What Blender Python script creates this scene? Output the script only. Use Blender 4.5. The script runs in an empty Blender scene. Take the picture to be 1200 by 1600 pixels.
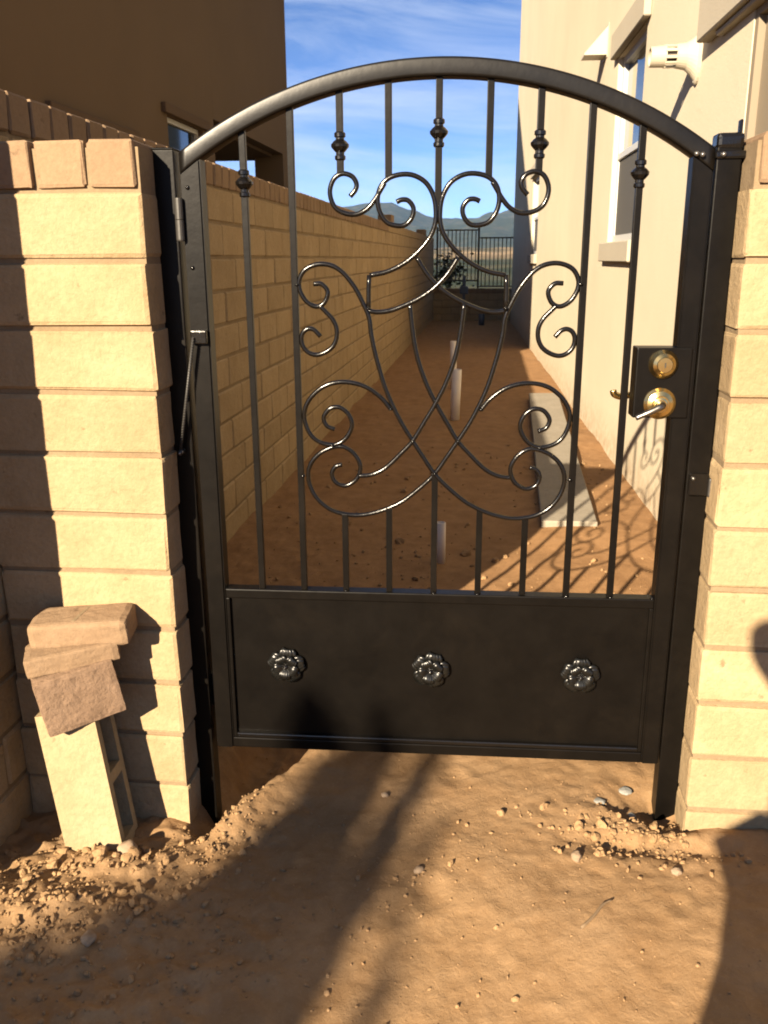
import bpy, bmesh, math, random
import numpy as np
from mathutils import Vector, Matrix, noise as mnoise
R = math.radians
SC = bpy.context.scene
COL = SC.collection
random.seed(7)

# ------------------------------------------------------------------ camera
FPX = 1366.58
YAW, PITCH, ROLL = 0.1167, 0.2823, -0.0046
cam_d = bpy.data.cameras.new('camera'); cam = bpy.data.objects.new('camera', cam_d); COL.objects.link(cam)
cy_, sy_ = math.cos(YAW), math.sin(YAW); cp_, sp_ = math.cos(PITCH), math.sin(PITCH)
fwd = Vector((-sy_*cp_, cy_*cp_, -sp_)); rgt = Vector((cy_, sy_, 0)); upv = rgt.cross(fwd)
c_, s_ = math.cos(ROLL), math.sin(ROLL)
rgt, upv = c_*rgt + s_*upv, -s_*rgt + c_*upv
cam.matrix_world = Matrix(((rgt.x, upv.x, -fwd.x, 0), (rgt.y, upv.y, -fwd.y, 0), (rgt.z, upv.z, -fwd.z, 1.45), (0, 0, 0, 1)))
cam_d.sensor_fit = 'VERTICAL'; cam_d.sensor_height = 36.0; cam_d.lens = 36.0*FPX/1600.0
cam_d.clip_start = 0.02; cam_d.clip_end = 40000
cam_d.dof.use_dof = True; cam_d.dof.focus_distance = 2.15; cam_d.dof.aperture_fstop = 13.0
SC.camera = cam

# ------------------------------------------------------------------ sun, sky, exposure
SUN_AZ, SUN_EL = R(23.5), R(21.9)          # the light travels towards +Y and a little to +X
SUN_DIR = Vector((math.sin(SUN_AZ)*math.cos(SUN_EL), math.cos(SUN_AZ)*math.cos(SUN_EL), -math.sin(SUN_EL)))
sl = bpy.data.lights.new('sun', 'SUN'); sl.energy = 5.0; sl.angle = R(0.55); sl.color = (1.0, 0.83, 0.60)
sun = bpy.data.objects.new('sun', sl); COL.objects.link(sun)
sun.rotation_euler = SUN_DIR.to_track_quat('-Z', 'Y').to_euler(); sun.location = (-6, -12, 9)
W = bpy.data.worlds.new('World'); SC.world = W; W.use_nodes = True
wn = W.node_tree.nodes; wl = W.node_tree.links; wn.clear()
wo = wn.new('ShaderNodeOutputWorld'); bg = wn.new('ShaderNodeBackground'); bg.inputs[1].default_value = 0.05
sk = wn.new('ShaderNodeTexSky'); sk.sky_type = 'NISHITA'; sk.sun_disc = False
sk.sun_elevation = SUN_EL; sk.sun_rotation = math.pi + SUN_AZ; sk.altitude = 400; sk.air_density = 0.34; sk.dust_density = 0.02; sk.ozone_density = 4.2
tc = wn.new('ShaderNodeTexCoord'); mp = wn.new('ShaderNodeMapping'); mp.inputs['Scale'].default_value = (2.2, 2.2, 9.5); mp.inputs['Rotation'].default_value = (0, R(-7), 0)
n1 = wn.new('ShaderNodeTexNoise'); n1.inputs['Scale'].default_value = 1.7; n1.inputs['Detail'].default_value = 9; n1.inputs['Roughness'].default_value = 0.62; n1.inputs['Distortion'].default_value = 0.7
rp = wn.new('ShaderNodeValToRGB'); rp.color_ramp.elements[0].position = 0.40; rp.color_ramp.elements[0].color = (0, 0, 0, 1); rp.color_ramp.elements[1].position = 0.68; rp.color_ramp.elements[1].color = (0.50, 0.50, 0.50, 1)
mx = wn.new('ShaderNodeMix'); mx.data_type = 'RGBA'; mx.inputs[7].default_value = (4.6, 5.1, 6.0, 1)
wl.new(tc.outputs['Generated'], mp.inputs[0]); wl.new(mp.outputs[0], n1.inputs[0]); wl.new(n1.outputs[0], rp.inputs[0])
wl.new(rp.outputs[0], mx.inputs[0]); wl.new(sk.outputs[0], mx.inputs[6]); wl.new(mx.outputs[2], bg.inputs[0]); wl.new(bg.outputs[0], wo.inputs[0])
SC.view_settings.view_transform = 'Standard'; SC.view_settings.look = 'None'; SC.view_settings.gamma = 1.0
SC.view_settings.use_curve_mapping = False; SC.view_settings.exposure = 2.0
SC.render.engine = 'CYCLES'; SC.cycles.filter_width = 1.9
SC.cycles.caustics_reflective = False; SC.cycles.caustics_refractive = False; SC.cycles.max_bounces = 7; SC.cycles.volume_bounces = 0

# ------------------------------------------------------------------ material helpers
MATS = {}
def newmat(name):
    m = bpy.data.materials.new(name); m.use_nodes = True
    nt = m.node_tree; b = nt.nodes['Principled BSDF']; MATS[name] = m
    return m, nt, b
def noise_node(nt, scale, detail=5, rough=0.55, dist=0.0, coord='Object'):
    t = nt.nodes.new('ShaderNodeTexCoord'); n = nt.nodes.new('ShaderNodeTexNoise')
    n.inputs['Scale'].default_value = scale; n.inputs['Detail'].default_value = detail; n.inputs['Roughness'].default_value = rough; n.inputs['Distortion'].default_value = dist
    nt.links.new(t.outputs[coord], n.inputs[0]); return n
def geo_noise(nt, scale, detail=5, rough=0.55, dist=0.0):
    g = nt.nodes.new('ShaderNodeNewGeometry'); n = nt.nodes.new('ShaderNodeTexNoise')
    n.inputs['Scale'].default_value = scale; n.inputs['Detail'].default_value = detail; n.inputs['Roughness'].default_value = rough; n.inputs['Distortion'].default_value = dist
    nt.links.new(g.outputs['Position'], n.inputs[0]); return n
def ramp(nt, fac, stops):
    r = nt.nodes.new('ShaderNodeValToRGB'); cr = r.color_ramp
    while len(cr.elements) < len(stops): cr.elements.new(0.5)
    for e, (p, c) in zip(cr.elements, stops): e.position = p; e.color = (*c, 1)
    nt.links.new(fac, r.inputs[0]); return r.outputs[0]
def mixc(nt, fac, a, b, mode='MIX'):
    m = nt.nodes.new('ShaderNodeMix'); m.data_type = 'RGBA'; m.blend_type = mode
    for sock, v in ((0, fac), (6, a), (7, b)):
        if isinstance(v, (int, float)): m.inputs[sock].default_value = v
        elif isinstance(v, tuple): m.inputs[sock].default_value = (*v, 1)
        else: nt.links.new(v, m.inputs[sock])
    return m.outputs[2]
def bump(nt, b, h, strength=0.3, dist=0.01):
    n = nt.nodes.new('ShaderNodeBump'); n.inputs['Strength'].default_value = strength; n.inputs['Distance'].default_value = dist
    nt.links.new(h, n.inputs['Height']); nt.links.new(n.outputs[0], b.inputs['Normal'])
def addm(nt, a, b, op='ADD', clamp=False):
    m = nt.nodes.new('ShaderNodeMath'); m.operation = op; m.use_clamp = clamp
    for i, v in ((0, a), (1, b)):
        if isinstance(v, (int, float)): m.inputs[i].default_value = v
        else: nt.links.new(v, m.inputs[i])
    return m.outputs[0]
AL = 0.5                                      # real-world reflectance of the pale surfaces
def masonry(name, c0, c1, c2, vary=0.12, grain=90, bstr=0.5):
    c0, c1, c2 = [tuple(x*AL for x in c) for c in (c0, c1, c2)]
    m, nt, b = newmat(name)
    a = geo_noise(nt, 5.5, 8, 0.68); g = geo_noise(nt, grain, 6, 0.7); s = geo_noise(nt, 26, 4, 0.6)
    col = ramp(nt, a.outputs[0], [(0.25, c0), (0.52, c1), (0.78, c2)])
    col = mixc(nt, ramp(nt, g.outputs[0], [(0.42, (0, 0, 0)), (0.74, (0.35, 0.35, 0.35))]), col, tuple(x*0.62 for x in c0))
    pit = ramp(nt, s.outputs[0], [(0.27, (0.7, 0.7, 0.7)), (0.34, (0, 0, 0))])
    col = mixc(nt, pit, col, tuple(x*0.5 for x in c0))
    w_ = geo_noise(nt, 2.1, 7, 0.72, 1.2); col = mixc(nt, ramp(nt, w_.outputs[0], [(0.56, (0, 0, 0)), (0.74, (0.30, 0.30, 0.30))]), col, tuple(min(1, x*1.25+0.02) for x in c2))
    oi = nt.nodes.new('ShaderNodeObjectInfo'); hs = nt.nodes.new('ShaderNodeHueSaturation')
    v = addm(nt, addm(nt, oi.outputs['Random'], vary*2, 'MULTIPLY'), 1.0-vary)
    nt.links.new(v, hs.inputs['Value']); nt.links.new(col, hs.inputs['Color'])
    nt.links.new(hs.outputs[0], b.inputs['Base Color']); b.inputs['Roughness'].default_value = 0.93; b.inputs['Specular IOR Level'].default_value = 0.2
    h = addm(nt, addm(nt, g.outputs[0], 0.6, 'MULTIPLY'), addm(nt, s.outputs[0], 1.0, 'MULTIPLY'))
    bump(nt, b, h, bstr, 0.006)
    return m
M_BLOCK = masonry('tan_block', (0.49, 0.345, 0.185), (0.60, 0.435, 0.245), (0.67, 0.50, 0.30), 0.07, 70, 0.8)
M_MORTAR = masonry('mortar', (0.32, 0.225, 0.13), (0.39, 0.285, 0.17), (0.44, 0.33, 0.205), 0.0)
M_CAP = masonry('brown_cap', (0.35, 0.225, 0.135), (0.42, 0.28, 0.168), (0.47, 0.325, 0.205), 0.08)
M_CAPROUGH = masonry('split_face_brown', (0.30, 0.19, 0.12), (0.39, 0.255, 0.165), (0.46, 0.31, 0.21), 0.04, 55, 1.0)
M_CREAM = masonry('cream_block', (0.48, 0.365, 0.205), (0.56, 0.435, 0.25), (0.61, 0.485, 0.295), 0.0, 70, 0.8)
M_SLAB = masonry('grey_plank', (0.40, 0.35, 0.27), (0.47, 0.415, 0.33), (0.53, 0.47, 0.38), 0.0, 40, 0.25)
def stucco(name, c, bs=0.35):
    c = tuple(x*AL for x in c)
    m, nt, b = newmat(name)
    a = geo_noise(nt, 0.9, 5, 0.6); g = geo_noise(nt, 70, 5, 0.65); st = geo_noise(nt, 2.6, 6, 0.7, 0.6)
    col = ramp(nt, a.outputs[0], [(0.3, tuple(x*0.93 for x in c)), (0.7, tuple(min(1, x*1.05) for x in c))])
    col = mixc(nt, ramp(nt, st.outputs[0], [(0.55, (0, 0, 0)), (0.8, (0.22, 0.22, 0.22))]), col, tuple(x*0.8 for x in c))
    gs = geo_noise(nt, 210, 3, 0.6); col = mixc(nt, ramp(nt, gs.outputs[0], [(0.50, (0, 0, 0)), (0.72, (0.40, 0.40, 0.40))]), col, tuple(x*0.72 for x in c))
    gp_ = nt.nodes.new('ShaderNodeNewGeometry'); sz = nt.nodes.new('ShaderNodeSeparateXYZ'); nt.links.new(gp_.outputs['Position'], sz.inputs[0])
    mr = nt.nodes.new('ShaderNodeMapRange'); mr.inputs[1].default_value = 0.10; mr.inputs[2].default_value = 0.42; mr.inputs[3].default_value = 0.62; mr.inputs[4].default_value = 0.0; nt.links.new(sz.outputs[2], mr.inputs[0])
    sp = geo_noise(nt, 14, 7, 0.75, 0.4); fac = addm(nt, mr.outputs[0], ramp(nt, sp.outputs[0], [(0.36, (0, 0, 0)), (0.62, (1, 1, 1))]), 'MULTIPLY')
    col = mixc(nt, fac, col, (0.20, 0.115, 0.055))
    nt.links.new(col, b.inputs['Base Color']); b.inputs['Roughness'].default_value = 0.95; b.inputs['Specular IOR Level'].default_value = 0.15
    bump(nt, b, g.outputs[0], bs, 0.006); return m
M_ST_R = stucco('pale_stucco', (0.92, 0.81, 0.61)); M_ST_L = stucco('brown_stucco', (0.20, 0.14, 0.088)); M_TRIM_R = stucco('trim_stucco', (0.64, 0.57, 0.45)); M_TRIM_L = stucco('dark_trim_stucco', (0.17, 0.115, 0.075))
def plain(name, c, rough=0.5, metal=0.0, spec=0.5, nscale=0, nstr=0.1, vary=0.0):
    if not metal and max(c) > 0.03: c = tuple(x*AL for x in c)
    m, nt, b = newmat(name); b.inputs['Base Color'].default_value = (*c, 1); b.inputs['Roughness'].default_value = rough; b.inputs['Metallic'].default_value = metal; b.inputs['Specular IOR Level'].default_value = spec
    if nscale:
        n = geo_noise(nt, nscale, 4, 0.6); bump(nt, b, n.outputs[0], nstr, 0.004)
        if vary: nt.links.new(ramp(nt, n.outputs[0], [(0.3, tuple(x*(1-vary) for x in c)), (0.7, tuple(min(1, x*(1+vary)) for x in c))]), b.inputs['Base Color'])
    return m
def paint(name, spec):
    m, nt, b = newmat(name)
    n = geo_noise(nt, 35, 5, 0.6); d = geo_noise(nt, 9, 6, 0.7)
    ds = geo_noise(nt, 3.5, 9, 0.75, 0.5)
    base = ramp(nt, d.outputs[0], [(0.35, (0.0026, 0.0021, 0.0017)), (0.75, (0.0042, 0.0033, 0.0025))])
    nt.links.new(mixc(nt, ramp(nt, ds.outputs[0], [(0.50, (0, 0, 0)), (0.78, (0.22, 0.22, 0.22))]), base, (0.016, 0.0115, 0.0075)), b.inputs['Base Color'])
    nt.links.new(ramp(nt, d.outputs[0], [(0.3, (0.33, 0.33, 0.33)), (0.75, (0.39, 0.39, 0.39))]), b.inputs['Roughness'])
    b.inputs['Specular IOR Level'].default_value = spec
    bump(nt, b, n.outputs[0], 0.10, 0.004); return m
M_BLACK = paint('black_gate_paint', 0.13); M_ARCHP = paint('arch_sheen_black_paint', 0.27)  # arch: same black paint, its sunlit sheen put in by a stronger specular
M_GLOSS = plain('glossy_black_paint', (0.004, 0.0034, 0.003), 0.2, 0, 0.4, 60, 0.15)
M_ROSE = plain('bare_cast_iron_lacquer', (0.004, 0.004, 0.0035), 0.30, 0, 0.45)
M_DARKIRON = plain('dark_iron', (0.02, 0.018, 0.016), 0.5, 0, 0.5, 50, 0.1)
M_BRASS = plain('brass', (0.62, 0.46, 0.20), 0.24, 1.0, 0.5, 60, 0.05)
M_NICKEL = plain('satin_nickel', (0.20, 0.185, 0.165), 0.36, 1.0)
M_STEEL = plain('weld_bead_steel', (0.16, 0.15, 0.14), 0.3, 0.8)
M_PVC = plain('white_pvc', (1.30, 1.16, 1.02), 0.5, 0, 0.4, 12, 0.05, 0.06)
M_VENT = plain('almond_vent_plastic', (0.72, 0.64, 0.49), 0.5)
M_DARK = plain('dark_opening', (0.03, 0.025, 0.02), 0.9)
M_VINYL = plain('white_vinyl', (0.74, 0.74, 0.72), 0.45)
M_GLASS = plain('window_glass', (0.02, 0.035, 0.05), 0.04, 0, 0.9)
M_SCREEN = plain('insect_screen', (0.10, 0.095, 0.09), 0.8)
M_DOOR = plain('tan_door_paint', (0.36, 0.29, 0.20), 0.6)
M_BLUE = plain('blue_grey_plastic', (0.10, 0.13, 0.18), 0.5)
M_ROOF = plain('clay_roof_tile', (0.24, 0.13, 0.08), 0.85, 0, 0.3, 6, 0.4, 0.2)
M_BARK = plain('bark', (0.10, 0.075, 0.055), 0.9, 0, 0.2, 30, 0.6, 0.3)
M_LEAF = plain('leaf', (0.07, 0.09, 0.035), 0.6, 0, 0.3)
M_SHRUBLEAF = plain('shrub_leaf', (0.05, 0.06, 0.025), 0.7, 0, 0.3)
M_SKIN = plain('skin', (0.50, 0.32, 0.23), 0.55); M_CLOTH = plain('grey_jacket_cloth', (0.10, 0.10, 0.11), 0.9, 0, 0.2, 120, 0.2); M_JEANS = plain('denim', (0.05, 0.07, 0.12), 0.9, 0, 0.2, 160, 0.2); M_HAIR = plain('dark_hair', (0.02, 0.015, 0.01), 0.6); M_PHONE = plain('phone_case', (0.02, 0.02, 0.02), 0.3)
M_ROCK = masonry('pale_stone', (0.40, 0.27, 0.17), (0.50, 0.36, 0.24), (0.56, 0.42, 0.30), 0.12, 60, 0.6)
M_CHIP = masonry('grey_plaster_chip', (0.36, 0.35, 0.31), (0.44, 0.43, 0.39), (0.5, 0.49, 0.45), 0.1)
M_TWIG = plain('dry_twig', (0.30, 0.20, 0.11), 0.85)
def dirt():
    m, nt, b = newmat('dirt')
    a = geo_noise(nt, 1.7, 6, 0.65); f = geo_noise(nt, 9, 8, 0.7, 0.3); g = geo_noise(nt, 120, 5, 0.7); p_ = geo_noise(nt, 42, 6, 0.75, 0.5)
    col = ramp(nt, a.outputs[0], [(0.28, (0.38, 0.236, 0.118)), (0.5, (0.49, 0.308, 0.160)), (0.74, (0.58, 0.380, 0.212))])
    col = mixc(nt, ramp(nt, f.outputs[0], [(0.35, (0.55, 0.55, 0.55)), (0.58, (0, 0, 0))]), col, (0.34, 0.192, 0.086))
    col = mixc(nt, ramp(nt, g.outputs[0], [(0.55, (0, 0, 0)), (0.78, (0.35, 0.35, 0.35))]), col, (0.74, 0.53, 0.33))
    # redder soil in the alley
    gm = nt.nodes.new('ShaderNodeNewGeometry'); sx = nt.nodes.new('ShaderNodeSeparateXYZ'); nt.links.new(gm.outputs['Position'], sx.inputs[0])
    mr = nt.nodes.new('ShaderNodeMapRange'); mr.inputs[1].default_value = 2.3; mr.inputs[2].default_value = 3.4; nt.links.new(sx.outputs[1], mr.inputs[0])
    red = ramp(nt, f.outputs[0], [(0.3, (0.38, 0.205, 0.092)), (0.7, (0.58, 0.330, 0.155))])
    col = mixc(nt, addm(nt, mr.outputs[0], 0.8, 'MULTIPLY'), col, red)
    col = mixc(nt, 1.0, col, (0.5, 0.5, 0.5), 'MULTIPLY')
    nt.links.new(col, b.inputs['Base Color']); b.inputs['Roughness'].default_value = 0.97; b.inputs['Specular IOR Level'].default_value = 0.1
    h = addm(nt, addm(nt, f.outputs[0], 1.0, 'MULTIPLY'), addm(nt, addm(nt, g.outputs[0], 0.5, 'MULTIPLY'), addm(nt, p_.outputs[0], 1.0, 'MULTIPLY')))
    bump(nt, b, h, 0.40, 0.010); return m
M_DIRT = dirt()
M_CLOD = masonry('dirt_clod', (0.42, 0.255, 0.125), (0.54, 0.335, 0.168), (0.64, 0.415, 0.22), 0.0, 140, 0.7)
def hillmat():
    m, nt, b = newmat('dry_hills')
    g = nt.nodes.new('ShaderNodeNewGeometry'); mpn = nt.nodes.new('ShaderNodeMapping'); nt.links.new(g.outputs['Position'], mpn.inputs[0])
    n = nt.nodes.new('ShaderNodeTexNoise'); n.inputs['Scale'].default_value = 0.012; n.inputs['Detail'].default_value = 10; n.inputs['Roughness'].default_value = 0.7; nt.links.new(mpn.outputs[0], n.inputs[0])
    n2 = nt.nodes.new('ShaderNodeTexNoise'); n2.inputs['Scale'].default_value = 0.0045; n2.inputs['Detail'].default_value = 8; nt.links.new(mpn.outputs[0], n2.inputs[0])
    scrub = ramp(nt, n.outputs[0], [(0.35, (0.018, 0.024, 0.012)), (0.52, (0.036, 0.042, 0.020)), (0.68, (0.09, 0.072, 0.040))])
    tan = ramp(nt, n.outputs[0], [(0.3, (0.13, 0.092, 0.05)), (0.62, (0.34, 0.24, 0.135))])
    at = nt.nodes.new('ShaderNodeAttribute'); at.attribute_name = 'bare'
    fac = addm(nt, at.outputs['Fac'], addm(nt, addm(nt, n2.outputs[0], 0.5, 'SUBTRACT'), 2.6, 'MULTIPLY'), 'ADD', True)
    nt.links.new(mixc(nt, fac, scrub, tan), b.inputs['Base Color']); b.inputs['Roughness'].default_value = 1.0; b.inputs['Specular IOR Level'].default_value = 0.05
    return m
M_HILL = hillmat()

# ------------------------------------------------------------------ object helpers
def link(o): COL.objects.link(o); return o
def mesh_from(name, verts, faces, mat=None, smooth=False):
    me = bpy.data.meshes.new(name); me.from_pydata([tuple(map(float, v)) for v in verts], [], faces); me.update()
    if mat: me.materials.append(mat)
    if smooth: me.polygons.foreach_set('use_smooth', [True]*len(me.polygons))
    return me
def obj(name, me, parent=None, loc=None, rot=None):
    o = link(bpy.data.objects.new(name, me))
    if parent: o.parent = parent
    if loc is not None: o.location = loc
    if rot is not None: o.rotation_euler = rot
    return o
def bm_obj(name, bm, mat, parent=None, smooth=False, loc=None, rot=None):
    me = bpy.data.meshes.new(name); bm.normal_update(); bm.to_mesh(me); bm.free(); me.materials.append(mat)
    if smooth: me.polygons.foreach_set('use_smooth', [True]*len(me.polygons))
    return obj(name, me, parent, loc, rot)
def tag(o, label, cat, group=None, kind=None):
    if label: o['label'] = label
    if cat: o['category'] = cat
    if group: o['group'] = group
    if kind: o['kind'] = kind
    return o
def thing(name, label, cat, loc=(0, 0, 0), rotz=0.0, group=None):
    o = link(bpy.data.objects.new(name, None)); o.empty_display_size = 0.1; o.location = loc; o.rotation_euler = (0, 0, rotz)
    return tag(o, label, cat, group)
def box(bm, x0, x1, y0, y1, z0, z1):
    v = [bm.verts.new(p) for p in ((x0, y0, z0), (x1, y0, z0), (x1, y1, z0), (x0, y1, z0), (x0, y0, z1), (x1, y0, z1), (x1, y1, z1), (x0, y1, z1))]
    for f in ((0, 3, 2, 1), (4, 5, 6, 7), (0, 1, 5, 4), (1, 2, 6, 5), (2, 3, 7, 6), (3, 0, 4, 7)): bm.faces.new([v[i] for i in f])
    return v
def bbox(x0, x1, y0, y1, z0, z1, bev=0.0, seg=1, jit=0.0, rnd=random):
    bm = bmesh.new(); box(bm, x0, x1, y0, y1, z0, z1)
    if bev: bmesh.ops.bevel(bm, geom=bm.edges[:], offset=bev, segments=seg, affect='EDGES', profile=0.6)
    if jit:
        for v in bm.verts: v.co += Vector((rnd.uniform(-jit, jit), rnd.uniform(-jit, jit), rnd.uniform(-jit, jit)))
    return bm
def bmesh_mesh(name, bm, mat, smooth=False):
    me = bpy.data.meshes.new(name); bm.normal_update(); bm.to_mesh(me); bm.free(); me.materials.append(mat)
    if smooth: me.polygons.foreach_set('use_smooth', [True]*len(me.polygons))
    return me
def spline(P, per=5):
    P = [np.array(p, float) for p in P]; out = []
    for i in range(len(P)-1):
        p0 = P[i-1] if i else 2*P[0]-P[1]; p1 = P[i]; p2 = P[i+1]; p3 = P[i+2] if i+2 < len(P) else 2*P[-1]-P[-2]
        for k in range(per):
            t = k/per; out.append(0.5*((2*p1)+(-p0+p2)*t+(2*p0-5*p1+4*p2-p3)*t*t+(-p0+3*p1-3*p2+p3)*t**3))
    out.append(P[-1]); return out
def tube(pts, rad, n=8, cap=True):
    pts = [Vector(p) for p in pts]; rads = rad if isinstance(rad, (list, tuple)) else [rad]*len(pts)
    V = []; F = []; prev = None
    for i, p in enumerate(pts):
        t = (pts[min(i+1, len(pts)-1)]-pts[max(i-1, 0)]).normalized()
        if prev is None:
            a = Vector((0, 1, 0)) if abs(t.y) < 0.9 else Vector((1, 0, 0)); u = (a - t*a.dot(t)).normalized()
        else: u = (prev - t*prev.dot(t)).normalized()
        prev = u; w = t.cross(u)
        for k in range(n):
            an = 2*math.pi*k/n; V.append(p + (u*math.cos(an)+w*math.sin(an))*rads[i])
    for i in range(len(pts)-1):
        for k in range(n):
            F.append((i*n+k, i*n+(k+1) % n, (i+1)*n+(k+1) % n, (i+1)*n+k))
    if cap: F.append(tuple(range(n-1, -1, -1))); F.append(tuple(range((len(pts)-1)*n, len(pts)*n)))
    return V, F
def tube_obj(name, pts, rad, mat, parent=None, n=8, smooth=True):
    V, F = tube(pts, rad, n); return obj(name, mesh_from(name, V, F, mat, smooth), parent)
def lathe(profile, n=24, axis='Z', square=False):
    V = []; F = []
    for r, h in profile:
        for k in range(n):
            a = 2*math.pi*k/n; x, y = r*math.cos(a), r*math.sin(a)
            V.append({'Z': (x, y, h), 'Y': (x, h, y), 'X': (h, x, y)}[axis])
    for i in range(len(profile)-1):
        for k in range(n):
            q = (i*n+k, i*n+(k+1) % n, (i+1)*n+(k+1) % n, (i+1)*n+k); F.append(q)
    F.append(tuple(range(n))); F.append(tuple(range((len(profile)-1)*n, len(profile)*n)))
    return V, F
def fixn(me):
    bm = bmesh.new(); bm.from_mesh(me); bmesh.ops.recalc_face_normals(bm, faces=bm.faces[:]); bm.to_mesh(me); bm.free(); return me
def lathe_obj(name, profile, mat, parent=None, n=24, axis='Z', smooth=False, loc=None, rot=None):
    V, F = lathe(profile, n, axis); me = fixn(mesh_from(name, V, F, mat, smooth)); return obj(name, me, parent, loc, rot)

# ------------------------------------------------------------------ ground
def hash2(ix, iy, s):
    h = (ix*374761393 + iy*668265263 + s*974711) & 0x7fffffff
    h = ((h ^ (h >> 13))*1274126177) & 0x7fffffff
    return ((h ^ (h >> 16)) & 0xffff)/65535.0
def vnoise(x, y, s):
    ix = np.floor(x).astype(np.int64); iy = np.floor(y).astype(np.int64); fx = x-ix; fy = y-iy
    fx = fx*fx*(3-2*fx); fy = fy*fy*(3-2*fy)
    return (hash2(ix, iy, s)*(1-fx)+hash2(ix+1, iy, s)*fx)*(1-fy)+(hash2(ix, iy+1, s)*(1-fx)+hash2(ix+1, iy+1, s)*fx)*fy-0.5
def fbm(x, y, f, o, s, g=0.5):
    t = 0; a = 1.0
    for k in range(o): t = t + a*vnoise(x*f+17.3*k, y*f-9.1*k, s+k); f *= 2.03; a *= g
    return t
def sst(a, b, x): t = np.clip((x-a)/(b-a), 0, 1); return t*t*(3-2*t)
def ground_base(x, y):
    z = -0.035 + 0.060*sst(-0.85, 0.45, x)*sst(0.9, 2.0, y) - 0.02*(1-sst(0.9, 2.0, y))
    al = 0.108
    t = sst(2.35, 3.3, y); z = z*(1-t) + al*t
    # the trench at the foot of the left post, with the mound's edge on its right
    s = (x+0.685) - 0.26*(y-1.93) - 0.07*sst(2.0, 2.3, y)      # distance right of the crest line
    inn = sst(1.88, 2.02, y)*(1-sst(2.75, 3.1, y))
    z = z + 0.035*np.exp(-(s-0.03)**2/0.004)*inn - 0.115*(1-sst(-0.09, 0.0, s))*inn*sst(-0.80, -0.70, x)
    # spoil heaped at the left
    z = z + 0.045*np.exp(-((x+1.05)**2/0.05+(y-1.62)**2/0.012)) + 0.03*np.exp(-((x+0.93)**2/0.03+(y-1.80)**2/0.004))
    # dug strip in front of the right post
    z = z - 0.022*np.exp(-((x-0.42)**2/0.03+(y-1.96)**2/0.0016)) - 0.055*np.exp(-((x-0.49)**2/0.008+(y-2.13)**2/0.006)) + 0.012*np.exp(-((x-0.75)**2/0.05+(y-2.02)**2/0.002))
    return z
PITS = [(random.Random(k).uniform(-0.75, 0.7), random.Random(k+50).uniform(1.2, 2.3), random.Random(k+99).uniform(0.012, 0.045)) for k in range(26)]
def pits(x, y):
    t = 0
    for a, b, r in PITS:
        q = ((x-a)**2+((y-b)*0.8)**2)/r**2; t = t + r*0.10*(-np.exp(-q*1.2)+0.75*np.exp(-(np.sqrt(q)-1.25)**2*5))
    return t
def ground_z(x, y):
    near = np.exp(-((y-1.6)**2)/5.0)
    z = ground_base(x, y)
    z = z + 0.030*fbm(x, y, 1.6, 3, 11) + 0.006*fbm(x, y, 3.2, 3, 23, 0.5) + 0.0022*fbm(x, y, 60, 2, 77)*near + pits(x, y)
    loose = np.clip(sst(-0.25, -0.75, x)*0.9 + 1.0*np.exp(-((x-0.45)**2/0.05+(y-2.05)**2/0.03)), 0, 1)
    r = fbm(x, y, 24, 4, 31, 0.6)
    z = z + (0.0032+0.015*loose)*r*np.clip(near*1.2, 0.25, 1) + 0.010*loose*np.maximum(0, fbm(x, y, 45, 2, 57))*near
    return z
def gz(x, y): return float(ground_z(np.array([float(x)]), np.array([float(y)]))[0])
def axis_pts(segs):
    out = []
    for a, b, st in segs:
        n = max(1, int(round((b-a)/st))); out += [a+(b-a)*i/n for i in range(n)]
    out.append(segs[-1][1]); return np.array(out)
gx = axis_pts([(-45, -12, 6), (-12, -3, 0.8), (-3, -1.6, 0.08), (-1.6, 1.1, 0.0095), (1.1, 2.0, 0.06), (2, 12, 0.8), (12, 45, 6)])
gy = axis_pts([(-45, -9, 6), (-9, 0.2, 0.6), (0.2, 1.0, 0.05), (1.0, 2.75, 0.0095), (2.75, 4.5, 0.025), (4.5, 9, 0.06), (9, 20.6, 0.2)])
GX, GY = np.meshgrid(gx, gy); GZ = ground_z(GX, GY)
nx, ny = len(gx), len(gy)
gv = np.stack([GX.ravel(), GY.ravel(), GZ.ravel()], 1)
ii = np.arange((ny-1)*(nx-1)); ri = ii//(nx-1); ci = ii % (nx-1); a0 = ri*nx+ci
gf = np.stack([a0, a0+1, a0+nx+1, a0+nx], 1)
gm = bpy.data.meshes.new('ground'); gm.vertices.add(len(gv)); gm.vertices.foreach_set('co', gv.astype(np.float32).ravel())
gm.loops.add(gf.size); gm.loops.foreach_set('vertex_index', gf.astype(np.int32).ravel())
gm.polygons.add(len(gf)); gm.polygons.foreach_set('loop_start', (np.arange(len(gf))*4).astype(np.int32)); gm.polygons.foreach_set('loop_total', np.full(len(gf), 4, np.int32))
gm.polygons.foreach_set('use_smooth', np.ones(len(gf), bool)); gm.update(calc_edges=True); gm.materials.append(M_DIRT)
tag(obj('ground', gm), 'brown dirt of the yard and the side passage', None, None, 'structure')

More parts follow.
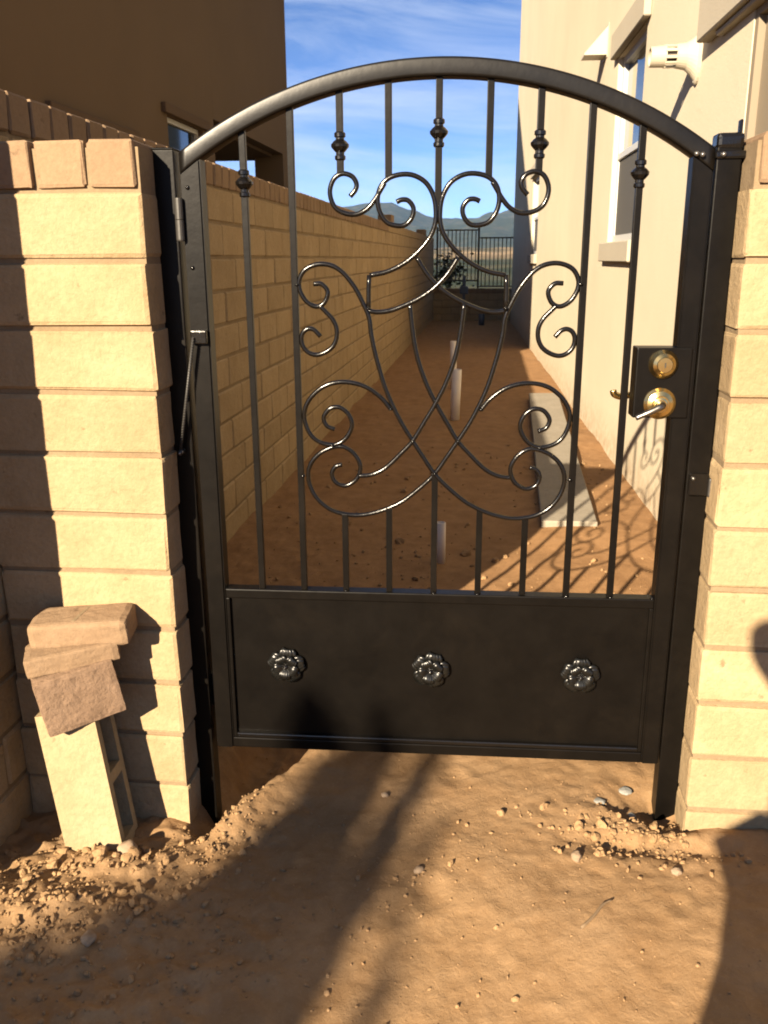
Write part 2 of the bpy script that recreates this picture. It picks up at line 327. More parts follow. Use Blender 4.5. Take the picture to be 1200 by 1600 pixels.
# hills and valley out to the horizon
hx = np.concatenate([-np.geomspace(9000, 60, 60), np.linspace(-50, 50, 21), np.geomspace(60, 9000, 60)])
hy = np.concatenate([-np.geomspace(9000, 30, 30), np.linspace(-20, 20, 7), np.geomspace(22, 9500, 150)])
HX, HY = np.meshgrid(hx, hy)
def hill_z(x, y):
    z = -0.9 - 0*x
    d = np.maximum(0, y-21)
    z = z - 17*sst(0, 420, d) + 1.2*fbm(x, y, 0.02, 4, 3)*sst(10, 60, d)
    fold = fbm(x, y, 1/520.0, 5, 71, 0.55)
    z = z + sst(600, 1500, d)*(22+34*fold) + sst(1400, 2300, d)*(14+60*fbm(x, y, 1/900.0, 4, 5))
    mt = fbm(x, y, 1/1500.0, 7, 91, 0.55)
    ridge = sst(3600, 6800, d)*(270 + 210*mt + 95*np.exp(-((x+780)/300.0)**2) + 75*np.exp(-((x-140)/330.0)**2) - 0.02*np.clip(-x-500, -500, 1500))
    z = z + ridge
    # behind and beside the houses stays level
    far = sst(60, 9000, np.abs(np.minimum(y, 0)))
    return z + far*40
HZ = hill_z(HX, HY); HZ[(np.abs(HX) < 44) & (HY < 20.5)] -= 0.3
hv = np.stack([HX.ravel(), HY.ravel(), HZ.ravel()], 1); nxh, nyh = len(hx), len(hy)
ii = np.arange((nyh-1)*(nxh-1)); a0 = (ii//(nxh-1))*nxh + ii % (nxh-1)
hf = np.stack([a0, a0+1, a0+nxh+1, a0+nxh], 1)
hm = mesh_from('hills', hv, [tuple(map(int, f)) for f in hf], M_HILL, True)
bare = np.clip(sst(1000, 1500, HY)*(1-sst(2300, 3000, HY))*0.75 - 0.35*sst(2600, 3300, HY) + 0.25*(1-sst(40, 160, np.abs(HY-60))) - 0.12, -0.4, 1).ravel()
at = hm.attributes.new('bare', 'FLOAT', 'POINT'); at.data.foreach_set('value', bare.astype(np.float32))
tag(obj('hills', hm), 'dry scrub hills and a valley running back to blue mountains', None, None, 'structure')

# ------------------------------------------------------------------ masonry walls
CH = 0.1524                                   # course height
def block_variants(L, T, H, n, mat, bev, jit, name):
    out = []
    for k in range(n):
        rr = random.Random(100+k+int(L*1000)); out.append(bmesh_mesh(name, bbox(-L/2, L/2, -T/2, T/2, -H/2, H/2, bev, 1, jit, rr), mat))
    return out
def masonry_wall(parent, axis, start, end, face, thick, zcap, zbot, cap_h, cap_pitch, joint0, inward, pieces_until=None, nblocks=6):
    """A running-bond wall with a cap course. axis 'Y': runs along Y, its seen face at X=face, body towards `inward`."""
    T = thick; mid = face + inward*T/2
    L = 0.4064; J = 0.010
    vs = block_variants(L-J, T, CH-J, nblocks, M_BLOCK, 0.008, 0.0018, 'block')
    rest = bmesh.new(); row = 0; z = zcap
    def put(me, name, c, zz, sx=1.0):
        p = (mid, c, zz) if axis == 'Y' else (c, mid, zz)
        if pieces_until is not None and c > pieces_until:
            for poly_bm in (1,):
                hw = (L-J)/2*sx if name == 'block' else cap_pitch/2-0.004; hh = (CH-J)/2 if name == 'block' else cap_h/2
                b0 = len(rest.verts)
                if axis == 'Y': box(rest, mid-T/2, mid+T/2, c-hw, c+hw, zz-hh, zz+hh)
                else: box(rest, c-hw, c+hw, mid-T/2, mid+T/2, zz-hh, zz+hh)
            return
        o = obj(name, me, parent, p)
        o.rotation_euler = (random.uniform(-0.003, 0.003), random.uniform(-0.003, 0.003), (R(90) if axis == 'Y' else 0)+random.uniform(-0.004, 0.004))
        if sx != 1.0: o.scale = (sx, 1, 1)
        off = random.uniform(-0.0022, 0.0022)
        if axis == 'Y': o.location.x += off
        else: o.location.y += off
    while z - CH*0.5 > zbot:
        zz = z - CH/2; off = joint0 + (0.2032 if row % 2 else 0.0)
        k0 = math.floor((start-off)/L); c = off + k0*L
        while c < end-0.02:
            a, b = max(c, start), min(c+L, end)
            if b-a > 0.05: put(random.choice(vs), 'block', (a+b)/2, zz, (b-a-J)/(L-J))
            c += L
        z -= CH; row += 1
    cvs = [bmesh_mesh('cap_stone', bbox(-(cap_pitch-0.010)/2, (cap_pitch-0.010)/2, -T/2-0.003, T/2+0.003, -cap_h/2, cap_h/2-0.004, 0.006, 1, 0.002, random.Random(k)), M_CAP) for k in range(6)]
    n = int(round((end-start)/cap_pitch)); pitch = (end-start)/n
    for k in range(n): put(random.choice(cvs), 'cap_stone', start+(k+0.5)*pitch, zcap+cap_h/2+0.004)
    if len(rest.verts):
        o = bm_obj('block_courses', rest, M_BLOCK, parent); o['kind'] = 'stuff'
    else: rest.free()
    mb = bmesh.new(); i = 0.007; jit = 0
    if axis == 'Y': box(mb, mid-T/2+i, mid+T/2-i, start+i, end-i, zbot-0.05, zcap+cap_h-0.016)
    else: box(mb, start+i, end-i, mid-T/2+i, mid+T/2-i, zbot-0.05, zcap+cap_h-0.016)
    bm_obj('mortar', mb, M_MORTAR, parent)

wallL = thing('block_wall', 'long tan block wall with a brown brick cap down the left of the passage', 'wall', (-1.2377, 1.61, 0))
wallL.location = (0, 0, 0)
masonry_wall(wallL, 'Y', 1.61, 20.3, -1.2377, 0.152, 1.762, -0.22, 0.103, 0.1165, 3.9485-0.4064*6, -1, pieces_until=11.2)
# mortar lumps that stick up between the caps
lb = bmesh.new(); rr = random.Random(5)
for k in range(60):
    y = 1.61+0.1165*rr.randint(1, 110)
    r = rr.uniform(0.003, 0.006); res = bmesh.ops.create_icosphere(lb, subdivisions=1, radius=r)
    bmesh.ops.translate(lb, verts=res['verts'], vec=(-1.2377-rr.uniform(0.012, 0.10), y, 1.866))
o = bm_obj('mortar_lump', lb, M_MORTAR, wallL); o['kind'] = 'stuff'
# two raised cap blocks on top of the far wall
for y, l in ((11.6, 'dark cap block lying on the far part of the left wall, nearer one'), (17.6, 'dark cap block lying on the far part of the left wall near the iron fence')):
    b = bm_obj('loose_cap_block', bbox(-0.085, 0.085, -0.17, 0.17, 0, 0.11, 0.008, 1, 0.003), M_CAP, None, loc=(-1.315, y, 1.866)); tag(b, l, 'block', 'cap blocks left on the wall')

pilL = thing('block_pillar', 'tan block pillar left of the gate, partly shaded, with brown cap bricks', 'pillar')
def pillar(parent, x0, x1, yf, zc, zb, cap_edges, seed):
    rr = random.Random(seed); T = 0.152; H = CH-0.010; z = zc; row = 0
    ms = [bmesh_mesh('block', bbox(-(x1-x0)/2, (x1-x0)/2, 0, T, -H/2, H/2, 0.010, 2, 0.0022, random.Random(seed*10+k)), M_BLOCK) for k in range(6)]
    while z-CH/2 > zb:
        o = obj('block', ms[row % 6], parent, ((x0+x1)/2+rr.uniform(-0.003, 0.003), yf+rr.uniform(-0.003, 0.003), z-CH/2))
        o.rotation_euler = (rr.uniform(-.004, .004), rr.uniform(-.003, .003), rr.uniform(-.006, .006)); z -= CH; row += 1
    for a, b in zip(cap_edges[:-1], cap_edges[1:]):
        o = bm_obj('cap_stone', bbox(a+0.005, b-0.005, -0.004, T+0.004, 0.006, 0.105, 0.007, 2, 0.0025, rr), M_CAP, parent, loc=(0, yf+rr.uniform(-.003, .003), zc))
    mb = bmesh.new(); box(mb, x0+0.005, x1-0.005, yf+0.008, yf+T-0.009, zb-0.1, zc+0.09); bm_obj('mortar', mb, M_MORTAR, parent)
pillar(pilL, -1.236, -0.7757, 2.0, 1.600, -0.28, [-1.236, -1.139, -1.0255, -0.900, -0.784], 3)
pilR = thing('block_pillar', 'tan block pillar right of the gate beside the house, crossed by a person\'s shadow', 'pillar')
pillar(pilR, 0.5478, 0.972, 2.047, 1.595, -0.24, [0.556, 0.668, 0.770, 0.872, 0.972], 4)

# ------------------------------------------------------------------ the gate
GC = -0.121
def gY(x): return 2.125 + 0.035*x            # front plane of the stiles
gate = thing('garden_gate', 'black wrought iron arched garden gate with scrolls and three rosettes', 'gate', (GC, gY(GC), 0.0), math.atan(0.035))
K = 1/math.cos(math.atan(0.035))
def L_(x): return (x-GC)*K                   # plane X -> gate local x
YB = 0.021                                   # bars' centre behind the front plane
ZB, ZT = 0.140, 0.610
def gbox(name, x0, x1, y0, y1, z0, z1, mat=M_BLACK, bev=0.003, parent=None): return bm_obj(name, bbox(x0, x1, y0, y1, z0, z1, bev, 2), mat, parent or gate)
xl0, xl1, xr0, xr1 = L_(-0.7195), L_(-0.6715), L_(0.4425), L_(0.4885)
ACX, ACZ, RO, RI = 0.0, 0.8275, 1.0495, 1.0085
def arc_z(x, r): return ACZ + math.sqrt(max(0, r*r-x*x))
for a, b in ((xl0, xl1), (xr0, xr1)):
    bm = bmesh.new(); v = box(bm, a, b, 0, 0.05, ZB, 1)
    for q in v[4:]: q.co.z = arc_z(q.co.x, RI)-0.0005
    bmesh.ops.bevel(bm, geom=[e for e in bm.edges if abs(e.verts[0].co.z-e.verts[1].co.z) > 0.5], offset=0.004, segments=2, affect='EDGES'); bm_obj('stile', bm, M_BLACK, gate)
# arch: bent square tube
V = []; F = []; N = 64
a_l = math.atan2(arc_z(xl0, RO)-ACZ, xl0); a_r = math.atan2(arc_z(xr1, RO)-ACZ, xr1)
prof = []; NP = 28
for k in range(NP):
    a = -2*math.pi*k/NP; ca, sa = math.cos(a), math.sin(a)
    prof.append(((RI+RO)/2+math.copysign(abs(ca)**0.30, ca)*(RO-RI)/2, 0.025+math.copysign(abs(sa)**0.30, sa)*0.025))
for i in range(N+1):
    for r, y in prof:
        b0, b1 = math.acos(xl0/r), math.acos(xr1/r); a = b0+(b1-b0)*i/N; V.append((r*math.cos(a), y, ACZ+r*math.sin(a)))
for i in range(N):
    for k in range(NP): F.append((i*NP+k, i*NP+(k+1) % NP, (i+1)*NP+(k+1) % NP, (i+1)*NP+k))
F += [tuple(range(NP)), tuple(range(N*NP, N*NP+NP))]
obj('arch_rail', fixn(mesh_from('arch_rail', V, F, M_ARCHP, True)), gate)
# lower panel with rails and a folded edge
gbox('top_rail', xl1, xr0, 0.006, 0.044, ZT-0.026, ZT); gbox('bottom_rail', xl1, xr0, 0.002, 0.048, ZB, ZB+0.030)
pan = gbox('kick_panel', xl1, xr0, 0.016, 0.019, ZB+0.028, ZT-0.024, M_BLACK, 0)
for a, b, c, d in ((xl1, xl1+0.010, ZB+0.030, ZT-0.026), (xr0-0.010, xr0, ZB+0.030, ZT-0.026)): gbox('panel_trim', a, b, 0.006, 0.0165, c, d, M_BLACK, 0.002)
gbox('panel_trim', xl1+0.010, xr0-0.010, 0.003, 0.0165, ZB+0.0305, ZB+0.044, M_GLOSS, 0.004)
BX = [-0.574, -0.4615, -0.3485, -0.2355, GC, -0.0065, 0.107, 0.2205, 0.332]
HB = 0.0078
KN = [(0.0105, -0.034), (0.0135, -0.031), (0.0135, -0.024), (0.0105, -0.022), (0.0105, -0.016), (0.0150, -0.012), (0.0220, -0.004), (0.0225, 0.002), (0.0160, 0.009), (0.0105, 0.013), (0.0105, 0.017), (0.0140, 0.019), (0.0140, 0.027), (0.0105, 0.030)]
def bar(x, z0, z1, knuckle=None):
    b = gbox('bar', x-HB, x+HB, YB-HB, YB+HB, z0, z1, M_BLACK, 0.0015)
    if knuckle:
        lathe_obj('knuckle', [(r*0.93, z*0.95) for r, z in KN], M_GLOSS, b, 16, 'Z', False, (x, YB, knuckle))
    return b
def arch_in(x): return arc_z(x, RI)+0.006
for x, kz in ((L_(-0.574), 1.621), (L_(-0.4615), None), (L_(0.2205), None), (L_(0.332), 1.632)): bar(x, ZT, arch_in(x), kz)
for x, z0, kz in ((L_(-0.347), 1.636, 1.699), (L_(-0.2355), 1.628, None), (0.0, 1.555, 1.724), (L_(-0.0065), 1.628, None), (L_(0.106), 1.634, 1.697)): bar(x, z0, arch_in(x), kz)
for x, z1 in ((L_(-0.350), 0.820), (L_(-0.2365), 0.838), (0.0, 0.930), (L_(-0.0065), 0.838), (L_(0.1085), 0.818)): bar(x, ZT, z1)
RODS = {
'top_scroll':[(-0.325,1.588),(-0.312,1.603),(-0.31,1.617),(-0.32,1.632),(-0.341,1.638),(-0.36,1.629),(-0.371,1.607),(-0.37,1.584),(-0.359,1.563),(-0.337,1.551),(-0.31,1.549),(-0.285,1.561),(-0.267,1.581),(-0.255,1.6),(-0.2445,1.6165)],
'heart_scroll':[(-0.217,1.575),(-0.205,1.58),(-0.19,1.578),(-0.178,1.562),(-0.181,1.541),(-0.196,1.525),(-0.217,1.523),(-0.24,1.531),(-0.256,1.554),(-0.261,1.581),(-0.254,1.608),(-0.235,1.627),(-0.205,1.635),(-0.176,1.632),(-0.149,1.616),(-0.132,1.588),(-0.126,1.557),(-0.128,1.523),(-0.142,1.492),(-0.172,1.459),(-0.205,1.435),(-0.241,1.419),(-0.281,1.411)],
'shield_side':[(-0.282,1.412),(-0.284,1.373),(-0.284,1.329)],
'shield_rod':[(-0.284,1.329),(-0.263,1.326),(-0.235,1.329),(-0.205,1.339),(-0.171,1.354),(-0.144,1.37),(-0.121,1.388),(-0.096,1.415),(-0.072,1.452)],
'main_scroll':[(-0.416,1.392),(-0.396,1.391),(-0.382,1.373),(-0.391,1.348),(-0.411,1.339),(-0.434,1.351),(-0.449,1.376),(-0.45,1.401),(-0.435,1.425),(-0.405,1.437),(-0.372,1.434),(-0.344,1.417),(-0.316,1.382),(-0.296,1.344),(-0.283,1.312),(-0.278,1.271),(-0.265,1.212),(-0.243,1.139),(-0.211,1.069),(-0.177,1.013),(-0.149,0.97),(-0.122,0.93),(-0.087,0.894),(-0.039,0.855),(0.01,0.831),(0.058,0.818),(0.099,0.817),(0.139,0.827),(0.172,0.85),(0.194,0.884),(0.201,0.923),(0.188,0.959),(0.156,0.986),(0.115,0.996),(0.083,0.978),(0.067,0.945),(0.077,0.912),(0.106,0.894),(0.131,0.903),(0.14,0.924),(0.131,0.943),(0.114,0.949)],
'side_scroll':[(-0.402,1.341),(-0.39,1.329),(-0.373,1.311),(-0.363,1.29),(-0.363,1.265),(-0.373,1.244),(-0.392,1.23),(-0.414,1.224),(-0.433,1.23),(-0.446,1.245),(-0.449,1.265),(-0.443,1.28),(-0.43,1.287),(-0.416,1.283),(-0.402,1.268)],
'middle_scroll':[(-0.231,1.091),(-0.254,1.119),(-0.288,1.144),(-0.325,1.156),(-0.365,1.157),(-0.402,1.144),(-0.434,1.114),(-0.448,1.077),(-0.439,1.036),(-0.416,1.01),(-0.378,1.0),(-0.347,1.015),(-0.329,1.047),(-0.336,1.077),(-0.358,1.095),(-0.383,1.092),(-0.399,1.07),(-0.392,1.049),(-0.372,1.04)],
'inner_rod':[(-0.315,0.921),(-0.28,0.925),(-0.245,0.943),(-0.207,0.98),(-0.177,1.013),(-0.147,1.063),(-0.123,1.104),(-0.098,1.154),(-0.076,1.216),(-0.064,1.278),(-0.056,1.348)]}
for name, P in RODS.items():
    per = 2 if name == 'shield_side' else 5
    for sgn in (1, -1):
        yy = YB-0.004 + (0.0035 if sgn < 0 and name in ('main_scroll', 'inner_rod', 'shield_rod') else 0)
        pts = [(sgn*L_(p[0]), yy, p[1]) for p in spline(P, per)]
        tube_obj(name, pts, 0.0057, M_GLOSS, gate, 8)
# weld beads
for x, z in ((-0.284, 1.335), (0.042, 1.335), (-0.231, 1.093), (-0.011, 1.093), (-0.177, 1.013), (-0.065, 1.013), (-0.121, 0.930), (-0.455, 1.39), (0.213, 1.39), (-0.378, 1.0), (0.136, 1.0), (-0.455, 0.92), (0.213, 0.92), (-0.350, 0.612), (-0.121, 0.612), (-0.0065, 0.612), (0.2205, 0.612), (0.332, 0.612), (0.437, 0.612)):
    bm = bmesh.new(); bmesh.ops.create_icosphere(bm, subdivisions=2, radius=0.0052)
    for v in bm.verts: v.co.z *= 0.7; v.co += Vector((random.uniform(-.0008, .0008),)*3)
    bm_obj('weld_bead', bm, M_GLOSS, gate, True, (L_(x), YB-HB-0.002 if z > 0.62 else YB-HB-0.004, z))
# rosettes: layered petals with ribs
def petal_mesh(Lp, Wd, lift, curl):
    V = []; F = []; nu, nv = 8, 13
    for i in range(nu):
        u = i/(nu-1)
        for j in range(nv):
            v = -1+2*j/(nv-1); w = Wd*(0.30+0.70*math.sin(math.pi*min(0.5, 0.62*u))) * (1-0.45*max(0, u-0.8)/0.2)
            rib = 0.0028*math.cos(v*15.7)*u**0.6; w *= 1
            V.append((v*w*0.5, -(lift+curl*math.sin(u*2.2)-0.006*v*v*u+rib), u*Lp))
    for i in range(nu-1):
        for j in range(nv-1): F.append((i*nv+j, i*nv+j+1, (i+1)*nv+j+1, (i+1)*nv+j))
    n0 = len(V); V += [(x, y+0.0025, z) for x, y, z in V]; F += [tuple(n0+i for i in reversed(f)) for f in F]
    edge = [j for j in range(nv)]+[i*nv+nv-1 for i in range(1, nu)]+[(nu-1)*nv+j for j in range(nv-2, -1, -1)]+[i*nv for i in range(nu-2, 0, -1)]
    for a, b in zip(edge, edge[1:]+edge[:1]): F.append((b, a, a+n0, b+n0))
    return fixn(mesh_from('petal', V, F, M_ROSE, True))
pet_o, pet_i = petal_mesh(0.050, 0.050, 0.003, 0.014), petal_mesh(0.035, 0.034, 0.011, 0.018)
for x, z, tw in ((-0.5155, 0.3925, 8), (-0.126, 0.3925, 14), (0.2685, 0.3895, 2)):
    ro = lathe_obj('rosette', [(0.012, 0.0), (0.013, -0.010), (0.007, -0.022), (0.002, -0.028)], M_GLOSS, gate, 14, 'Y', True, (L_(x), 0.0155, z))
    for k in range(5):
        o = obj('petal', pet_o, ro, (0, 0, 0), (0, R(tw+72*k), 0))
        o = obj('petal', pet_i, ro, (0, 0, 0), (0, R(tw+36+72*k), 0))
    for k in range(10):
        a = R(36*k+tw); bm = bmesh.new(); bmesh.ops.create_icosphere(bm, subdivisions=1, radius=0.0022)
        bm_obj('stamen', bm, M_GLOSS, ro, True, (0.0085*math.cos(a), -0.019, 0.0085*math.sin(a)))
# lock box
lx0, lx1 = L_(0.3505), L_(0.478)
lock = gbox('lock_box', lx0, lx1, -0.006, 0.054, 1.080, 1.246, M_BLACK, 0.003)
db = lathe_obj('deadbolt', [(0.034, -0.006), (0.034, -0.010), (0.026, -0.022), (0.0185, -0.028), (0.017, -0.030), (0.006, -0.0302)], M_BRASS, lock, 36, 'Y', False, (L_(0.412), 0, 1.208))
bm_obj('keyhole', bbox(-0.0016, 0.0016, -0.0312, -0.0300, -0.006, 0.006), M_DARK, db)
rs = lathe_obj('handle_rosette', [(0.0375, -0.006), (0.0375, -0.009), (0.030, -0.016), (0.020, -0.020), (0.0195, -0.021), (0.0165, -0.021), (0.016, -0.027), (0.012, -0.028)], M_BRASS, lock, 36, 'Y', False, (L_(0.411), 0, 1.115))
tube_obj('handle', spline([(0, -0.024, 0), (0, -0.038, 0.0), (-0.010, -0.047, -0.004), (-0.036, -0.048, -0.017), (-0.060, -0.043, -0.029)], 5), [0.0085]*11+[0.0075]*6+[0.0065]*4, M_NICKEL, rs, 12)
rb = lathe_obj('handle_rosette', [(0.0375, 0.054), (0.0375, 0.057), (0.030, 0.064), (0.018, 0.068), (0.016, 0.090)], M_BRASS, lock, 32, 'Y', False, (L_(0.411), 0, 1.115))
tube_obj('handle', spline([(0, 0.085, 0), (-0.012, 0.100, 0.001), (-0.045, 0.104, 0.004), (-0.070, 0.100, 0.000), (-0.088, 0.098, 0.006), (-0.092, 0.098, 0.016)], 5), 0.0085, M_BRASS, rb, 12)
lathe_obj('deadbolt', [(0.030, 0.054), (0.030, 0.060), (0.024, 0.066)], M_BRASS, lock, 28, 'Y', False, (L_(0.412), 0, 1.208))
# hinges between the left post and the stile
for z, yh in ((1.539, -0.006), (0.300, 0.040)):
    h = lathe_obj('hinge', [(0.0095, -0.048), (0.0105, -0.045), (0.0105, -0.001), (0.0088, 0.0), (0.0105, 0.001), (0.0105, 0.045), (0.0095, 0.048)], M_DARKIRON, gate, 14, 'Z', False, (xl0-0.006, yh, z))
# spring closer
cl = gbox('closer_bracket', xl0+0.004, xl0+0.044, -0.016, 0.001, 1.252, 1.284, M_GLOSS, 0.003)
pts = []; p0 = Vector((xl0+0.012, -0.020, 1.262)); p1 = Vector((L_(-0.757), -0.022, 0.992)); d = (p1-p0).normalized(); u = d.cross(Vector((0, 1, 0))).normalized(); w = d.cross(u)
for i in range(330):
    t = i/329; a = t*2*math.pi*41; pts.append(p0.lerp(p1, t)+(u*math.cos(a)+w*math.sin(a))*0.0036)
tube_obj('closer_spring', pts, 0.0011, M_DARKIRON, cl, 5); tube_obj('closer_rod', [p0+Vector((0, 0, 0.006)), p1+d*0.012], 0.0034, M_DARKIRON, cl, 8)
bm = bmesh.new(); bmesh.ops.create_icosphere(bm, subdivisions=2, radius=0.006); bm_obj('closer_stud', bm, M_STEEL, cl, True, tuple(p1+d*0.010))
for z in (1.61, 1.43): # painted screw heads in the stile
    bm = bmesh.new(); bmesh.ops.create_icosphere(bm, subdivisions=2, radius=0.0052); bm_obj('screw_head', bm, M_GLOSS, gate, True, (xl0+0.016, 0.0, z))

# posts
pl = thing('gate_post', 'black square steel post left of the gate, carrying its hinges', 'post', (-0.757, gY(-0.757)-0.001, -0.3), math.atan(0.035))
bm_obj('post_tube', bbox(-0.0255, 0.0255, 0, 0.051, 0, 1.993, 0.003, 2), M_BLACK, pl)
bm_obj('post_cap', bbox(-0.0265, 0.0265, -0.001, 0.052, 1.993, 1.998, 0.002, 1), M_BLACK, pl)
bm_obj('fixing_bracket', bbox(-0.036, -0.0255, 0.010, 0.042, 1.235, 1.275, 0.003), M_DARKIRON, pl)
tube_obj('closer_anchor', [(0.000, -0.026, 1.285), (0.000, 0.0, 1.285)], 0.007, M_DARKIRON, pl, 10)
pr = thing('gate_post', 'black square steel post right of the gate, behind the latch side', 'post', (0.519, gY(0.519)+0.001, -0.3), math.atan(0.035))
bm_obj('post_tube', bbox(-0.0265, 0.0275, 0, 0.051, 0, 1.985, 0.003, 2), M_BLACK, pr)
cap = bm_obj('post_cap', bbox(-0.028, 0.030, -0.003, 0.054, 1.978, 2.012, 0.009, 2, 0.001), M_GLOSS, pr)
bm_obj('bracket_tab', bbox(0.020, 0.027, 0.012, 0.030, 2.008, 2.040, 0.002), M_GLOSS, cap, rot=(0, 0.0, 0))
bm_obj('clamp_band', bbox(-0.031, 0.036, -0.007, 0.056, 1.958, 1.974, 0.004, 2, 0.001), M_GLOSS, pr)
for x, z in ((-0.015, 1.966), (-0.060, 1.966), (-0.073, 1.968)):
    bm = bmesh.new(); bmesh.ops.create_icosphere(bm, subdivisions=2, radius=0.006); bm_obj('bolt_head', bm, M_STEEL, pr, True, (x, -0.009, z))
ks = bm_obj('gate_stop', bbox(-0.022, 0.024, -0.012, 0.0, 1.190, 1.245, 0.003), M_GLOSS, pr)
bm_obj('stop_bumper', bbox(0.022, 0.044, -0.020, 0.006, 1.188, 1.236, 0.005, 2), M_DARKIRON, ks)
bm = bmesh.new(); bmesh.ops.create_icosphere(bm, subdivisions=2, radius=0.005); bm_obj('bolt_head', bm, M_STEEL, ks, True, (-0.014, -0.013, 1.234))

# ------------------------------------------------------------------ houses
def wall_cells(bm, y0, y1, z0, z1, ops, x0, x1):
    ys = sorted({y0, y1, *[o[0] for o in ops], *[o[1] for o in ops]}); zs = sorted({z0, z1, *[o[2] for o in ops], *[o[3] for o in ops]})
    for a, b in zip(ys[:-1], ys[1:]):
        run = None
        for c, d in zip(zs[:-1], zs[1:]):
            hole = any(o[0] <= (a+b)/2 <= o[1] and o[2] <= (c+d)/2 <= o[3] for o in ops)
            if hole:
                if run: box(bm, x0, x1, a, b, *run); run = None
            else: run = (run[0], d) if run else (c, d)
        if run: box(bm, x0, x1, a, b, *run)
HRX, HRY = 0.9856, 2.215
hr = thing('stucco_house', 'pale stucco house lit by the sun on the right of the passage', 'house', (HRX-0.0285*0.115, HRY, 0), math.atan(0.0285))
ops = [(0.55, 1.50, 0.2, 2.335), (3.62, 4.62, 1.555, 2.775), (11.05, 12.2, 1.50, 2.60)]
LR = 17.35
bm = bmesh.new(); wall_cells(bm, 0, LR, -0.5, 6.9, ops, 0.0, 0.16); box(bm, 0.162, 8.0, 0.0, 0.16, -0.5, 6.9); box(bm, 0.162, 8.0, LR-0.16, LR, -0.5, 6.9); box(bm, 7.84, 8.0, 0.162, LR-0.162, -0.5, 6.9)
bm_obj('wall', bm, M_ST_R, hr)
bm = bmesh.new(); V8 = [(-.35, -.35, 6.9), (8.35, -.35, 6.9), (8.35, LR+.35, 6.9), (-.35, LR+.35, 6.9)]
vs = [bm.verts.new(p) for p in V8]; r1 = bm.verts.new((4, 4, 8.3)); r2 = bm.verts.new((4, LR-4, 8.3))
for f in ((vs[0], vs[1], r1), (vs[1], vs[2], r2, r1), (vs[2], vs[3], r2), (vs[3], vs[0], r1, r2), (vs[3], vs[2], vs[1], vs[0])): bm.faces.new(f)
bm_obj('roof', bm, M_ROOF, hr)
def window(parent, y0, y1, z0, z1, xin, sgn, screen=True, trim_mat=M_TRIM_R, over=0.10, trim_h=0.16, sill_h=0.13, sash=True):
    """Single-hung window recessed xin behind the wall face (sgn +1: house body towards +x)."""
    X = lambda a: sgn*a
    def bb(a, b): return (min(X(a), X(b)), max(X(a), X(b)))
    bm = bmesh.new(); t = 0.045
    x0, x1 = bb(xin, xin+0.05)
    box(bm, x0, x1, y0, y0+t, z0, z1); box(bm, x0, x1, y1-t, y1, z0, z1); box(bm, x0, x1, y0+t, y1-t, z0, z0+t); box(bm, x0, x1, y0+t, y1-t, z1-t, z1)
    w = bm_obj('window', bm, M_VINYL, parent)
    zm = z0+(z1-z0)*0.47
    if sash:
        x2, x3 = bb(xin-0.006, xin+0.046); bm_obj('meeting_rail', bbox(x2, x3, y0+t, y1-t, zm-0.022, zm+0.022, 0.003), M_VINYL, w)
    x2, x3 = bb(xin+0.030, xin+0.036)
    bm_obj('pane', bbox(x2, x3, y0+t, y1-t, (zm+0.022) if sash else z0+t, z1-t), M_GLASS, w)
    if sash: bm_obj('screen', bbox(*bb(xin+0.010, xin+0.014), y0+t, y1-t, z0+t, zm-0.022), M_SCREEN if screen else M_GLASS, w)
    if trim_h: bm_obj('header_trim', bbox(*bb(-0.045, 0.0), y0-over, y1+over, z1+0.004, z1+0.004+trim_h, 0.006), trim_mat, parent)
    if sill_h: bm_obj('sill_trim', bbox(*bb(-0.045, 0.0), y0-over, y1+over, z0-0.004-sill_h, z0-0.004, 0.006), trim_mat, parent)
    return w
window(hr, 3.62, 4.62, 1.555, 2.775, 0.035, 1); window(hr, 11.05, 12.2, 1.50, 2.60, 0.035, 1)
# side door in its recess, header above
dr = bm_obj('door', bbox(0.030, 0.070, 0.60, 1.455, 0.2, 2.29, 0.003), M_DOOR, hr)
bm = bmesh.new(); box(bm, 0.004, 0.110, 1.457, 1.499, 0.2, 2.334); box(bm, 0.004, 0.110, 0.551, 0.598, 0.2, 2.334); box(bm, 0.004, 0.110, 0.598, 1.457, 2.292, 2.334); bm_obj('door_frame', bm, M_DOOR, dr)
bm_obj('header_trim', bbox(-0.06, 0.0, 0.42, 2.12, 2.338, 2.56, 0.006), M_TRIM_R, hr)
bm_obj('drip_edge', bbox(-0.035, 0.028, 0.50, 1.90, 2.318, 2.3365, 0.003), M_TRIM_R, hr)
# flue vent on the wall
vy = 2.30
vent = thing('flue_vent', 'off-white plastic flue vent sticking out of the stucco wall', 'vent', (HRX-0.0285*(vy-0.0)-0.003, HRY+vy, 2.315), math.atan(0.0285))
def oval(name, prof, mat, parent, sq=0.0):
    V = []; F = []; n = 28
    for x, ry, rz, zc in prof:
        for k in range(n): a = 2*math.pi*k/n; V.append((-x, ry*math.cos(a), zc+rz*math.sin(a)))
    for i in range(len(prof)-1):
        for k in range(n): F.append((i*n+k, i*n+(k+1) % n, (i+1)*n+(k+1) % n, (i+1)*n+k))
    F += [tuple(range(n)), tuple(range((len(prof)-1)*n, len(prof)*n))]
    return obj(name, fixn(mesh_from(name, V, F, mat, False)), parent)
oval('flange', [(0.0, 0.062, 0.110, 0), (0.010, 0.062, 0.110, 0), (0.016, 0.054, 0.102, 0)], M_VENT, vent)
oval('cone', [(0.015, 0.054, 0.096, 0.0), (0.035, 0.052, 0.074, 0.004), (0.060, 0.050, 0.057, 0.008), (0.105, 0.048, 0.050, 0.010)], M_VENT, vent)
